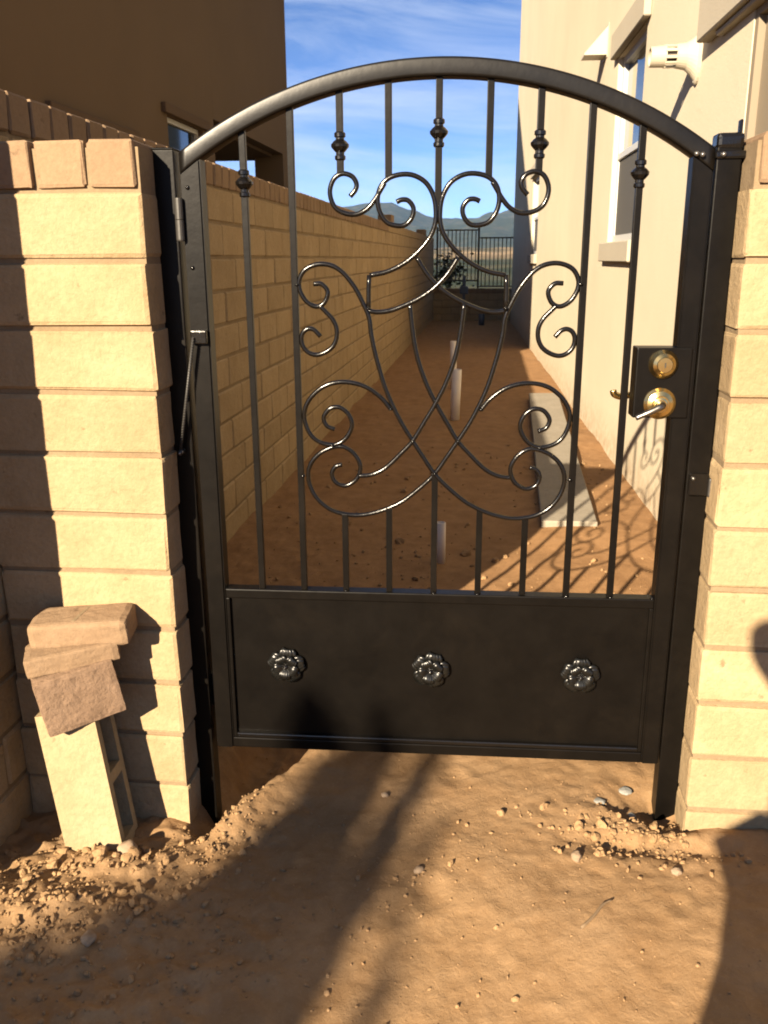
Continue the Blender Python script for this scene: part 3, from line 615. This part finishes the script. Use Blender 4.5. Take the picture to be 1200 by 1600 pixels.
oval('nozzle', [(0.150, 0.046, 0.046, 0.010), (0.215, 0.044, 0.043, 0.008), (0.219, 0.044, 0.043, 0.008), (0.219, 0.037, 0.036, 0.008), (0.180, 0.035, 0.034, 0.008)], M_VENT, vent)
oval('core', [(0.100, 0.034, 0.034, 0.010), (0.185, 0.034, 0.034, 0.010)], M_DARK, vent)
for k in range(10):
    a = 2*math.pi*k/10+0.2; o = bm_obj('louver_rib', bbox(-0.155, -0.100, -0.007, 0.007, -0.004, 0.004, 0.001), M_VENT, vent, loc=(0, 0.045*math.cos(a), 0.010+0.045*math.sin(a)), rot=(a+math.pi/2, 0, 0))
# wedge-shaped hood
hy_ = 5.28
hood = thing('wedge_hood', 'small wedge-shaped wall hood with a flat bottom, beside the tall window', 'vent hood', (HRX-0.0285*hy_-0.003, HRY+hy_, 2.91), math.atan(0.0285))
V = [(0, -.10, .20), (0, .10, .20), (-.17, -.10, 0.012), (-.17, .10, 0.012), (-.17, -.10, 0), (-.17, .10, 0), (0, -.10, 0), (0, .10, 0)]
F = [(0, 1, 3, 2), (2, 3, 5, 4), (4, 5, 7, 6), (0, 2, 4, 6), (1, 7, 5, 3), (0, 6, 7, 1)]
obj('hood_shell', fixn(mesh_from('hood_shell', V, F, M_VENT)), hood); bm_obj('back_plate', bbox(-0.006, 0.0, -.115, .115, -0.02, .215, 0.002), M_VENT, hood)

# left house, in its own shade: the side towards the passage, an open corner porch at its far end
HL = -3.0
hl = thing('stucco_house', 'dark brown stucco house in shade behind the left wall, with a corner porch', 'house', (HL, 5.40, 0))
Yl = lambda y: y-5.40
ops = [(Yl(8.50), Yl(9.55), 1.35, 2.735), (Yl(6.25), Yl(7.55), 1.35, 2.40)]
bm = bmesh.new()
wall_cells(bm, 0, Yl(9.95), -0.3, 4.95, ops, -0.16, 0.0)                       # side, solid part
box(bm, -0.16, 0.0, Yl(9.952), Yl(13.70), 2.90, 4.95)                          # beam over the porch
box(bm, -0.42, 0.0, Yl(13.28), Yl(13.70), -0.3, 2.898)                         # corner post
box(bm, -7.0, -0.162, Yl(13.52), Yl(13.70), 2.86, 4.95)                        # far side above the porch
box(bm, -7.0, -0.162, Yl(9.79), Yl(9.95), -0.3, 2.84)                          # back of the porch
box(bm, -7.0, -0.162, 0.0, 0.16, -0.3, 4.95)
box(bm, -7.16, -7.002, 0.0, Yl(13.70), -0.3, 4.95)
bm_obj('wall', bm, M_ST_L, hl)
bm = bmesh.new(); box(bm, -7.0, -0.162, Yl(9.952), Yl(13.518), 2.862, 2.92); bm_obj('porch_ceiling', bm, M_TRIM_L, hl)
# gable on the passage side, ridge across
bm = bmesh.new(); gy0, gy1, gm_, gp = 0.0, Yl(13.70), Yl(13.0), 8.6
for x0, x1 in ((-0.16, 0.0), (-7.16, -7.0)):
    A = [bm.verts.new((x, y, z)) for x in (x0, x1) for (y, z) in ((gy0, 4.952), (gy1, 4.952), (gy1, gp-0.4), (gm_, gp))]
    for f in ((0, 1, 2, 3), (7, 6, 5, 4), (0, 4, 5, 1), (1, 5, 6, 2), (2, 6, 7, 3), (3, 7, 4, 0)): bm.faces.new([A[i] for i in f])
bmesh.ops.recalc_face_normals(bm, faces=bm.faces[:]); bm_obj('gable', bm, M_ST_L, hl)
V = [(-7.2, gy0, 4.99), (0.02, gy0, 4.99), (0.02, gm_, gp+0.04), (-7.2, gm_, gp+0.04), (0.02, gy1+0.02, gp-0.36), (-7.2, gy1+0.02, gp-0.36)]
V += [(x, y, z+0.08) for x, y, z in V]
F = [(0, 1, 2, 3), (3, 2, 4, 5), (6, 9, 8, 7), (9, 11, 10, 8), (0, 6, 7, 1), (1, 7, 8, 2), (2, 8, 10, 4), (4, 10, 11, 5), (5, 11, 9, 3), (3, 9, 6, 0)]
obj('roof', fixn(mesh_from('roof', V, F, M_ROOF)), hl)
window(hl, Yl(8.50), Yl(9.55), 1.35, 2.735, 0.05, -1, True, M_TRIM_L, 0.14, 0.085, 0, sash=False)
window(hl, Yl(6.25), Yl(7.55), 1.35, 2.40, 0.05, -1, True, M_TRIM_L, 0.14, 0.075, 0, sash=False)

# ------------------------------------------------------------------ end of the passage: low wall, fence, shrub
lw = thing('low_block_wall', 'low shaded block wall across the far end of the passage under the fence', 'wall')
masonry_wall(lw, 'X', -1.23, 1.6, 20.05, 0.152, 0.70, -0.1, 0.10, 0.118, -1.23, 1)
def fence(label, x0, x1, z0, z1, n, y, posts):
    f = thing('iron_fence', label, 'fence', ((x0+x1)/2, y, z0)); h = z1-z0; w = (x1-x0)/2
    for zz in (0.0, h-0.03): bm_obj('rail', bbox(-w, w, -0.014, 0.014, zz, zz+0.03), M_DARKIRON, f)
    pm = bmesh_mesh('picket', bbox(-0.0105, 0.0105, -0.0105, 0.0105, 0.03, h-0.03), M_DARKIRON)
    for k in range(n): obj('picket', pm, f, (-w+2*w*(k+0.5)/n, 0, 0))
    for px, pz in posts: bm_obj('post', bbox(-0.022, 0.022, -0.022, 0.022, pz, h+0.05), M_DARKIRON, f, loc=(px-(x0+x1)/2, 0, 0))
fence('taller black picket fence panel at the far end, left part', -1.13, -0.265, 0.955, 2.05, 10, 20.125, [(-1.15, -0.15), (-0.243, -0.15)])
fence('lower black picket fence panel at the far end, right part', -0.215, 0.58, 0.83, 1.885, 9, 20.125, [(0.57, -0.02)])
def leaves_mesh(name, pts, size, rnd, mat):
    V = []; F = []
    for p in pts:
        s = size*rnd.uniform(0.6, 1.3); q = Matrix.Rotation(rnd.uniform(0, 6.28), 3, 'Z') @ Matrix.Rotation(rnd.uniform(-1.4, 1.4), 3, 'X') @ Matrix.Rotation(rnd.uniform(-1, 1), 3, 'Y')
        b = len(V)
        for a in ((-0.5, 0, 0), (0, -0.28, 0.04), (0.5, 0, 0), (0, 0.28, 0.04)): V.append(Vector(p)+q @ (Vector(a)*s))
        F.append((b, b+1, b+2, b+3))
    return mesh_from(name, V, F, mat)
rr = random.Random(9)
def bush(label, x, y, z, h, w, n, size):
    t = thing('shrub', label, 'shrub', (x, y, z))
    pts = []
    for k in range(9):
        c = Vector((rr.uniform(-.35, .35)*w, rr.uniform(-.3, .3)*w, rr.uniform(0.25, 0.95)*h)); r = rr.uniform(0.14, 0.26)*w
        tube_obj('stem', spline([(rr.uniform(-.05, .05), rr.uniform(-.05, .05), -0.3), (c.x*0.4, c.y*0.4, c.z*0.5), tuple(c)], 3), 0.012, M_BARK, t, 5)
        for i in range(n//9): pts.append(c+Vector((rr.gauss(0, r), rr.gauss(0, r), rr.gauss(0, r*0.9))))
    o = obj('foliage', leaves_mesh('foliage', pts, size, rr, M_SHRUBLEAF), t); o['kind'] = 'stuff'
bush('dark leafy shrub behind the left end of the iron fence', -1.02, 21.4, -0.6, 2.15, 0.75, 520, 0.11)
bush('low green shrub behind the foot of the iron fence', -0.30, 22.2, -0.9, 1.75, 1.0, 420, 0.10)

# ------------------------------------------------------------------ things in the passage
def pipe(label, x, y, h, r, tilt=(0, 0), cap=True, mat=M_PVC):
    t = thing('pvc_pipe', label, 'pipe', (x, y, gz(x, y)-0.05), 0, 'white pipe stubs standing in the passage'); t.rotation_euler = (tilt[0], tilt[1], 0); H = h+0.05
    lathe_obj('pipe_wall', [(r, 0), (r, H), (r-0.004, H+0.001), (r-0.004, H-0.09)], mat, t, 20, 'Z', True)
    return t
pipe('white plastic pipe stub nearest the gate, behind its lower bars', -0.186, 3.80, 0.19, 0.0225)
pipe('tallest white plastic pipe stub, in the middle of the passage', -0.262, 7.45, 0.43, 0.041, (0.0, 0.03))
pipe('white plastic pipe stub just behind the tallest one', -0.345, 9.3, 0.50, 0.034, (0.0, -0.01))
pipe('short bluish pipe stub by the far low wall', -0.13, 18.6, 0.22, 0.06, mat=M_BLUE)
t = thing('utility_post', 'narrow blue-grey utility post by the far low wall', 'post', (-0.515, 19.0, 0.08))
bm_obj('pole', bbox(-0.03, 0.03, -0.03, 0.03, 0, 0.68, 0.004), M_BLUE, t); bm_obj('head', bbox(-0.085, 0.085, -0.06, 0.06, 0.64, 0.80, 0.015, 2), M_BLUE, t); bm_obj('riser', bbox(-0.035, 0.035, -0.035, 0.035, 0.80, 1.02, 0.006), M_BLUE, t)
# plank / slab lying along the right wall
sx = thing('concrete_plank', 'long grey plank lying on the dirt along the right house', 'plank', (0.505, 6.55, 0.118)); sx.rotation_euler = (R(0.2), R(-1.2), R(-1.6))
bm_obj('board', bbox(-0.140, 0.140, -2.18, 2.18, 0.0, 0.042, 0.004, 1, 0.002), M_SLAB, sx)

# ------------------------------------------------------------------ stack of blocks at the left pillar
cb = thing('concrete_block', 'cream concrete block standing on end, its two cells facing right', 'block', (-0.978, 1.892, -0.050)); cb.rotation_euler = (R(-3.5), R(-7.5), R(5))
bw, bd, bh = 0.150, 0.118, 0.408
bm = bmesh.new(); x0, x1, y0, y1 = -bw/2, bw/2, -0.055, -0.055+bd
wt = 0.024; cells = [(0.030, 0.192), (0.222, 0.380)]
box(bm, x0, x1, y0, y0+wt, 0, bh); box(bm, x0, x1, y1-wt, y1, 0, bh)
zz = 0
for a, b in cells+[(bh, bh)]:
    box(bm, x0, x1, y0+wt, y1-wt, zz, a); zz = b
bmesh.ops.remove_doubles(bm, verts=bm.verts[:], dist=1e-5); bm_obj('block_body', bm, M_CREAM, cb)
bm = bmesh.new(); box(bm, x0+0.03, x0+0.034, y0+wt, y1-wt, 0.03, 0.38); bm_obj('cell_web', bm, M_CREAM, cb)
def rough_block(name, label, cat, loc, rot, dim, bev, rough, seed, mat, sub=5, groove=None):
    bm = bmesh.new(); bmesh.ops.create_cube(bm, size=1.0); bmesh.ops.subdivide_edges(bm, edges=bm.edges[:], cuts=13, use_grid_fill=True)
    for v in bm.verts:                                       # a box with worn, rounded arrises
        t = Vector((v.co.x*dim[0], v.co.y*dim[1], (v.co.z+0.5)*dim[2])); q = Vector((max(-dim[0]/2+bev, min(dim[0]/2-bev, t.x)), max(-dim[1]/2+bev, min(dim[1]/2-bev, t.y)), max(bev, min(dim[2]-bev, t.z)))); d = t-q
        v.co = q+d.normalized()*min(d.length, bev) if d.length > 1e-9 else t
    for v in bm.verts:
        p = v.co*85+Vector((seed*7.1, seed*3.3, 0)); n = mnoise.noise_vector(p)*rough + mnoise.noise_vector(p*0.3)*rough*0.35
        v.co += n
    o = bm_obj(name, bm, mat, None, False, loc, rot)
    return tag(o, label, cat, 'broken cap blocks stacked by the left pillar')
rough_block('cap_block', 'rough brown split-faced block tilted on top of the cream block', 'block', (-0.990, 1.898, 0.338), (R(2), R(-10), R(32)), (0.192, 0.110, 0.150), 0.005, 0.0015, 1, M_CAPROUGH, 9)
rough_block('cap_block', 'thin brown cap block overhanging left, under the topmost cap block', 'block', (-1.010, 1.912, 0.484), (R(3), R(-6), R(24)), (0.222, 0.125, 0.052), 0.007, 0.0013, 2, M_CAP)
tb = rough_block('cap_block', 'topmost brown cap block with a mortar groove across it', 'block', (-0.988, 1.938, 0.528), (R(6), R(-3), R(8)), (0.248, 0.110, 0.072), 0.015, 0.0013, 3, M_CAP)
gv_ = bm_obj('mortar_groove', bbox(-0.005, 0.005, -0.040, 0.040, 0.010, 0.0726, 0.001), M_MORTAR, tb, loc=(0.0, 0, 0), rot=(0, 0, R(-14)))

# ------------------------------------------------------------------ clods, stones and litter on the dirt
def clods():
    rnd = random.Random(21); base = []
    for k in range(5):
        bm = bmesh.new(); bmesh.ops.create_icosphere(bm, subdivisions=2 if k < 2 else 1, radius=1.0)
        for v in bm.verts: v.co *= 1+0.55*mnoise.noise(v.co*1.6+Vector((k*9, 0, 0)))
        bm.verts.ensure_lookup_table(); base.append((np.array([v.co[:] for v in bm.verts]), [tuple(v.index for v in f.verts) for f in bm.faces])); bm.free()
    V = []; F = []; nv = 0
    K0 = 0.52
    spots = [(-1.05, 1.60, .16, .08, 900, .010), (-0.95, 1.81, .12, .05, 260, .012), (-0.70, 1.93, .07, .10, 380, .008), (-0.68, 2.10, .035, .14, 420, .007), (0.42, 2.00, .13, .06, 520, .009), (0.62, 2.0, .10, .03, 240, .008), (-0.7, 1.45, .35, .25, 1700, .006), (0.1, 1.6, .5, .35, 260, .0040), (-0.2, 3.2, .4, .5, 160, .007), (0.5, 3.6, .3, .5, 40, .006), (0, 1.8, 1.0, .5, 2200, .0030), (-0.15, 1.80, .08, .06, 90, .006), (-0.2, 5.2, .55, 1.3, 420, .016), (0.6, 5.0, .12, 1.2, 160, .010), (-0.6, 3.6, .3, .5, 200, .010)]
    for cx, cy, sx, sy, n, sz in spots:
        for _ in range(int(n*0.6)):
            x, y = rnd.gauss(cx, sx), rnd.gauss(cy, sy)
            if y > 1.96 and (x < -0.79 or x > 0.54) and y < 2.2: continue
            if x < -1.22 or y < 0.9 or (x > 0.86 and y > 2.1): continue
            s = K0*sz*min(2.8, rnd.lognormvariate(-0.25, 0.55)); pv, pf = base[rnd.randrange(2) if s > 0.011 else rnd.randrange(2, 5)]
            q = np.array(Matrix.Rotation(rnd.uniform(0, 6.3), 3, (rnd.gauss(0, 1), rnd.gauss(0, 1), rnd.gauss(0, 1)+0.01)))
            w = (pv*np.array([s*rnd.uniform(.8, 1.3), s, s*rnd.uniform(.55, .9)])) @ q.T + np.array([x, y, gz(x, y)+s*0.25])
            V.append(w); F += [tuple(i+nv for i in f) for f in pf]; nv += len(pv)
    me = mesh_from('dirt_clods', np.concatenate(V), F, M_CLOD, False)
    tag(obj('dirt_clods', me), 'loose clods and crumbs of brown soil scattered over the dirt', None, None, 'stuff')
clods()
def stone(name, label, cat, x, y, s, flat, mat, seed, group=None):
    bm = bmesh.new(); bmesh.ops.create_icosphere(bm, subdivisions=3, radius=1.0)
    for v in bm.verts: v.co *= 1+0.32*mnoise.noise(v.co*1.3+Vector((seed*5.0, 0, 0)))+0.08*mnoise.noise(v.co*5+Vector((seed, 2, 0))); v.co = Vector((v.co.x*s, v.co.y*s*0.85, v.co.z*s*flat))
    tag(bm_obj(name, bm, mat, None, True, (x, y, gz(x, y)+s*flat*0.35), (0, 0, seed*1.3)), label, cat, group)
stone('stone', 'round pale stone on the sunlit dirt in front of the right post', 'stone', 0.256, 1.894, 0.016, 0.75, M_ROCK, 1, 'stones lying on the dirt')
stone('stone', 'small pale stone in the shadow below the middle of the gate', 'stone', -0.251, 2.19-0.06, 0.010, 0.8, M_ROCK, 2, 'stones lying on the dirt')
stone('stone', 'pale stone in a small pit beside the tree shadow', 'stone', -0.13, 1.818, 0.013, 0.7, M_ROCK, 3, 'stones lying on the dirt')
stone('stone', 'brown clod-like stone in the shade at the far left of the dirt', 'stone', -0.86, 1.545, 0.020, 0.8, M_ROCK, 4, 'stones lying on the dirt')
stone('stone', 'small round stone in the dug soil near the right pillar', 'stone', 0.49, 1.86, 0.013, 0.7, M_ROCK, 5, 'stones lying on the dirt')
stone('stone', 'pale stone beside the foot of the cream block', 'stone', -0.885, 1.835, 0.026, 0.8, M_ROCK, 8, 'stones lying on the dirt')
stone('plaster_chip', 'larger blue-grey plaster chip near the right post', 'chip', 0.418, 2.195, 0.020, 0.3, M_CHIP, 6, 'grey chips by the right post')
stone('plaster_chip', 'blue-grey plaster chip furthest left of the right post', 'chip', 0.340, 2.130, 0.017, 0.3, M_CHIP, 7, 'grey chips by the right post')
stone('plaster_chip', 'smallest blue-grey plaster chip close to the right post', 'chip', 0.425, 2.120, 0.012, 0.35, M_CHIP, 9, 'grey chips by the right post')
tw = [(0.245, 1.655), (0.275, 1.690), (0.300, 1.728), (0.325, 1.750)]
tag(tube_obj('twig', spline([(x, y, gz(x, y)+0.004) for x, y in tw], 3), [0.0035]*7+[0.002]*3, M_TWIG, None, 6), 'pale dry twig on the sunlit dirt at lower right', 'twig')

# ------------------------------------------------------------------ behind the camera: the tree and the photographer that cast shadows into view
def tree():
    rnd = random.Random(33)
    t = thing('tree', 'bushy tree behind the camera whose shadow falls over the dirt at lower left', 'tree', (-4.45, -6.55, -0.1))
    o = Vector((-4.45, -6.55, -0.1)); pts = []
    def cast(gx_, gy_, s): return Vector((gx_, gy_, 0.0)) - SUN_DIR*s - o
    trunk_top = Vector((0.1, 0.1, 1.5))
    tube_obj('trunk', spline([(0, 0, 0), (0.03, -0.02, 0.4), (0.02, 0.05, 1.0), tuple(trunk_top)], 4), [0.13-0.005*i for i in range(13)], M_BARK, t, 10)
    # upright sprays: (ground start, ground end of their shadow, half width, leaves)
    sprays = [((-0.45, 1.10), (-0.07, 2.58), 0.050, 950), ((-0.54, 1.10), (-0.19, 2.78), 0.048, 900), ((-0.62, 1.10), (-0.32, 2.55), 0.048, 820), ((-0.70, 1.05), (-0.46, 2.25), 0.055, 700), ((-0.275, 1.20), (-0.10, 2.02), 0.010, 90),
              ((-0.75, 1.0), (-0.56, 1.95), 0.08, 700), ((-0.85, 0.9), (-0.66, 1.75), 0.09, 700), ((-1.0, 0.9), (-0.82, 1.60), 0.10, 700), ((-1.2, 0.8), (-1.0, 1.45), 0.12, 700), ((-1.35, 0.7), (-1.2, 1.42), 0.12, 500), ((-0.60, 0.85), (-0.50, 1.5), 0.09, 520)]
    for (a, b, hw, n) in sprays:
        s = rnd.uniform(8.4, 9.4); A, B = cast(*a, s), cast(*b, s+0.25)
        tube_obj('limb', spline([tuple(trunk_top), tuple(trunk_top.lerp(A, 0.6)+Vector((0, 0, -0.05))), tuple(A), tuple(A.lerp(B, 0.5)), tuple(B)], 4), [0.040]*4+[0.022]*4+[0.010]*4+[0.006]*5, M_BARK, t, 6)
        side = Vector((math.cos(SUN_AZ), -math.sin(SUN_AZ), 0))
        for k in range(int(n*0.72)):
            u = rnd.random()**0.85; wdt = hw*(1.25-0.75*u)*(0.75+0.45*math.sin(u*9+a[0]*20))
            p = A.lerp(B, u) + side*rnd.gauss(0, wdt*0.55) + SUN_DIR*rnd.gauss(0, 0.22) + Vector((0, 0, rnd.gauss(0, 0.03))); pts.append(p)
    for k in range(900): pts.append(Vector((rnd.gauss(0.2, 0.55), rnd.gauss(0.1, 0.5), rnd.gauss(1.75, 0.28))))
    f = obj('foliage', leaves_mesh('foliage', pts, 0.066, rnd, M_LEAF), t); f['kind'] = 'stuff'
tree()
def skin(name, verts, edges, radii, mat, parent, lv=2, root=0):
    me = bpy.data.meshes.new(name); me.from_pydata(verts, edges, []); o = obj(name, me, parent)
    sk_ = o.modifiers.new('skin', 'SKIN'); sk_.use_smooth_shade = True
    lay = me.skin_vertices[0].data if me.skin_vertices else None
    if lay is None:
        bpy.context.view_layer.objects.active = o; bpy.ops.object.select_all(action='DESELECT'); o.select_set(True); bpy.ops.mesh.customdata_skin_add(); lay = me.skin_vertices[0].data
    for i, r in enumerate(radii): lay[i].radius = r if isinstance(r, tuple) else (r, r)
    lay[root].use_root = True
    s_ = o.modifiers.new('sub', 'SUBSURF'); s_.levels = lv; s_.render_levels = lv
    me.materials.append(mat); return o
def person():
    px, py = -0.165, -0.46; g = gz(px, py)
    p = thing('person', 'person in a grey jacket and jeans taking the photo, seen only by their shadow', 'person', (px, py, g), R(4))
    V = [(0, 0, 0.92), (0, 0.01, 1.06), (0.01, 0.0, 1.26), (-0.03, 0.0, 1.42), (-0.105, 0.02, 1.54), (-0.155, 0.04, 1.655), (-0.165, 0.04, 1.735)]
    E = [(0, 1), (1, 2), (2, 3), (3, 4), (4, 5), (5, 6)]; Rr = [(0.150, 0.11), (0.130, 0.10), (0.140, 0.105), (0.080, 0.075), 0.060, 0.108, 0.098]
    def chain(root, pts, rads):
        i = root
        for q, r in zip(pts, rads): V.append(q); Rr.append(r); E.append((i, len(V)-1)); i = len(V)-1
        return i
    for s in (-1, 1):
        chain(0, [(s*0.085, 0, 0.84), (s*0.088, 0.02, 0.50), (s*0.095, 0.0, 0.10), (s*0.105, 0.12, 0.035)], [0.095, 0.062, 0.045, 0.038])
    wl_ = chain(2, [(-0.12, 0.02, 1.29), (-0.05, 0.10, 1.10), (0.00, 0.21, 1.28), (0.02, 0.27, 1.375)], [0.060, 0.047, 0.036, 0.030])
    wr_ = chain(2, [(0.16, 0.0, 1.29), (0.22, 0.02, 1.06), (0.20, 0.22, 1.28), (0.19, 0.28, 1.385)], [0.060, 0.047, 0.036, 0.030])
    skin('body', V, E, Rr, M_SKIN, p, 2)
    # hands: palm and five fingers each, closed on the phone's edges
    for c, s in (((0.020, 0.285, 1.385), 1), ((0.190, 0.295, 1.395), -1)):
        hv_ = [c, (c[0]+s*0.004, c[1]+0.006, c[2]+0.022), (c[0]+s*0.005, c[1]+0.012, c[2]+0.046)]; he = [(0, 1), (1, 2)]; hr_ = [(0.040, 0.032), (0.048, 0.032), (0.044, 0.030)]
        for k in range(4):
            z0 = c[2]+0.010+k*0.019; ln = (0.030, 0.036, 0.034, 0.026)[k]; b = len(hv_)
            hv_ += [(c[0]+s*0.010, c[1]+0.022, z0), (c[0]+s*0.028, c[1]+0.034, z0+0.004), (c[0]+s*(0.028+ln*0.8), c[1]+0.030, z0+0.006)]
            he += [(1, b), (b, b+1), (b+1, b+2)]; hr_ += [0.0095, 0.0085, 0.0075]
        b = len(hv_); hv_ += [(c[0]+s*0.012, c[1]-0.010, c[2]+0.030), (c[0]+s*0.040, c[1]-0.014, c[2]+0.055)]; he += [(0, b), (b, b+1)]; hr_ += [0.011, 0.009]
        skin('hand', hv_, he, hr_, M_SKIN, p, 1)
    jv = [(0, 0, 0.80), (-0.01, 0, 0.92), (0, 0.01, 1.09), (0.01, 0, 1.24), (-0.03, 0, 1.40)]; je = [(0, 1), (1, 2), (2, 3), (3, 4)]; jr = [(0.10, 0.09), (0.235, 0.16), (0.150, 0.12), (0.145, 0.12), (0.085, 0.08)]
    for q, el, sh in (((0.015, 0.25, 1.36), (-0.05, 0.10, 1.10), (-0.12, 0.02, 1.29)), ((0.192, 0.26, 1.36), (0.22, 0.02, 1.06), (0.16, 0, 1.29))):
        b = len(jv); jv += [sh, el, q]; je += [(3, b), (b, b+1), (b+1, b+2)]; jr += [0.070, 0.062, 0.050]
    skin('jacket', jv, je, jr, M_CLOTH, p, 2, 1)
    tv = [(0, 0, 0.95)]; te = []; tr = [(0.12, 0.09)]
    for s in (-1, 1):
        b = len(tv); tv += [(s*0.085, 0, 0.80), (s*0.088, 0.02, 0.50), (s*0.095, 0, 0.08)]; te += [(0, b), (b, b+1), (b+1, b+2)]; tr += [0.086, 0.062, 0.055]
    skin('trousers', tv, te, tr, M_JEANS, p, 2)
    skin('hair', [(-0.155, 0.0, 1.645), (-0.165, 0.0, 1.71), (-0.168, 0.03, 1.770)], [(0, 1), (1, 2)], [(0.110, 0.09), (0.128, 0.115), (0.105, 0.095)], M_HAIR, p, 2)
    for s in (-1, 1):
        bm = bmesh.new(); bmesh.ops.create_icosphere(bm, subdivisions=2, radius=0.011); bm_obj('eye', bm, M_VINYL, p, True, (-0.160+s*0.036, 0.130, 1.675))
    ph = bm_obj('phone', bbox(-0.080, 0.080, -0.012, -0.002, -0.042, 0.042, 0.008, 2), M_PHONE, None, loc=(-0.120, -0.155, 1.415), rot=(R(-16), 0, R(5)))
    tag(ph, 'dark phone held up in both hands by the person taking the photo', 'phone')
person()

# ------------------------------------------------------------------ air
hz = bpy.data.materials.new('haze_air'); hz.use_nodes = True; nt = hz.node_tree; nt.nodes.clear()
ho = nt.nodes.new('ShaderNodeOutputMaterial'); pv = nt.nodes.new('ShaderNodeVolumePrincipled'); pv.inputs['Color'].default_value = (0.34, 0.58, 1.0, 1); pv.inputs['Density'].default_value = 0.00004; pv.inputs['Anisotropy'].default_value = 0.1
nt.links.new(pv.outputs[0], ho.inputs['Volume'])
zmin, zmax = float(HZ.min())-1.5, float(HZ.max())+20
bm = bmesh.new(); box(bm, -9800, 9800, -9800, 9900, zmin, zmax); hb = bm_obj('haze', bm, hz); tag(hb, None, None, None, 'stuff')
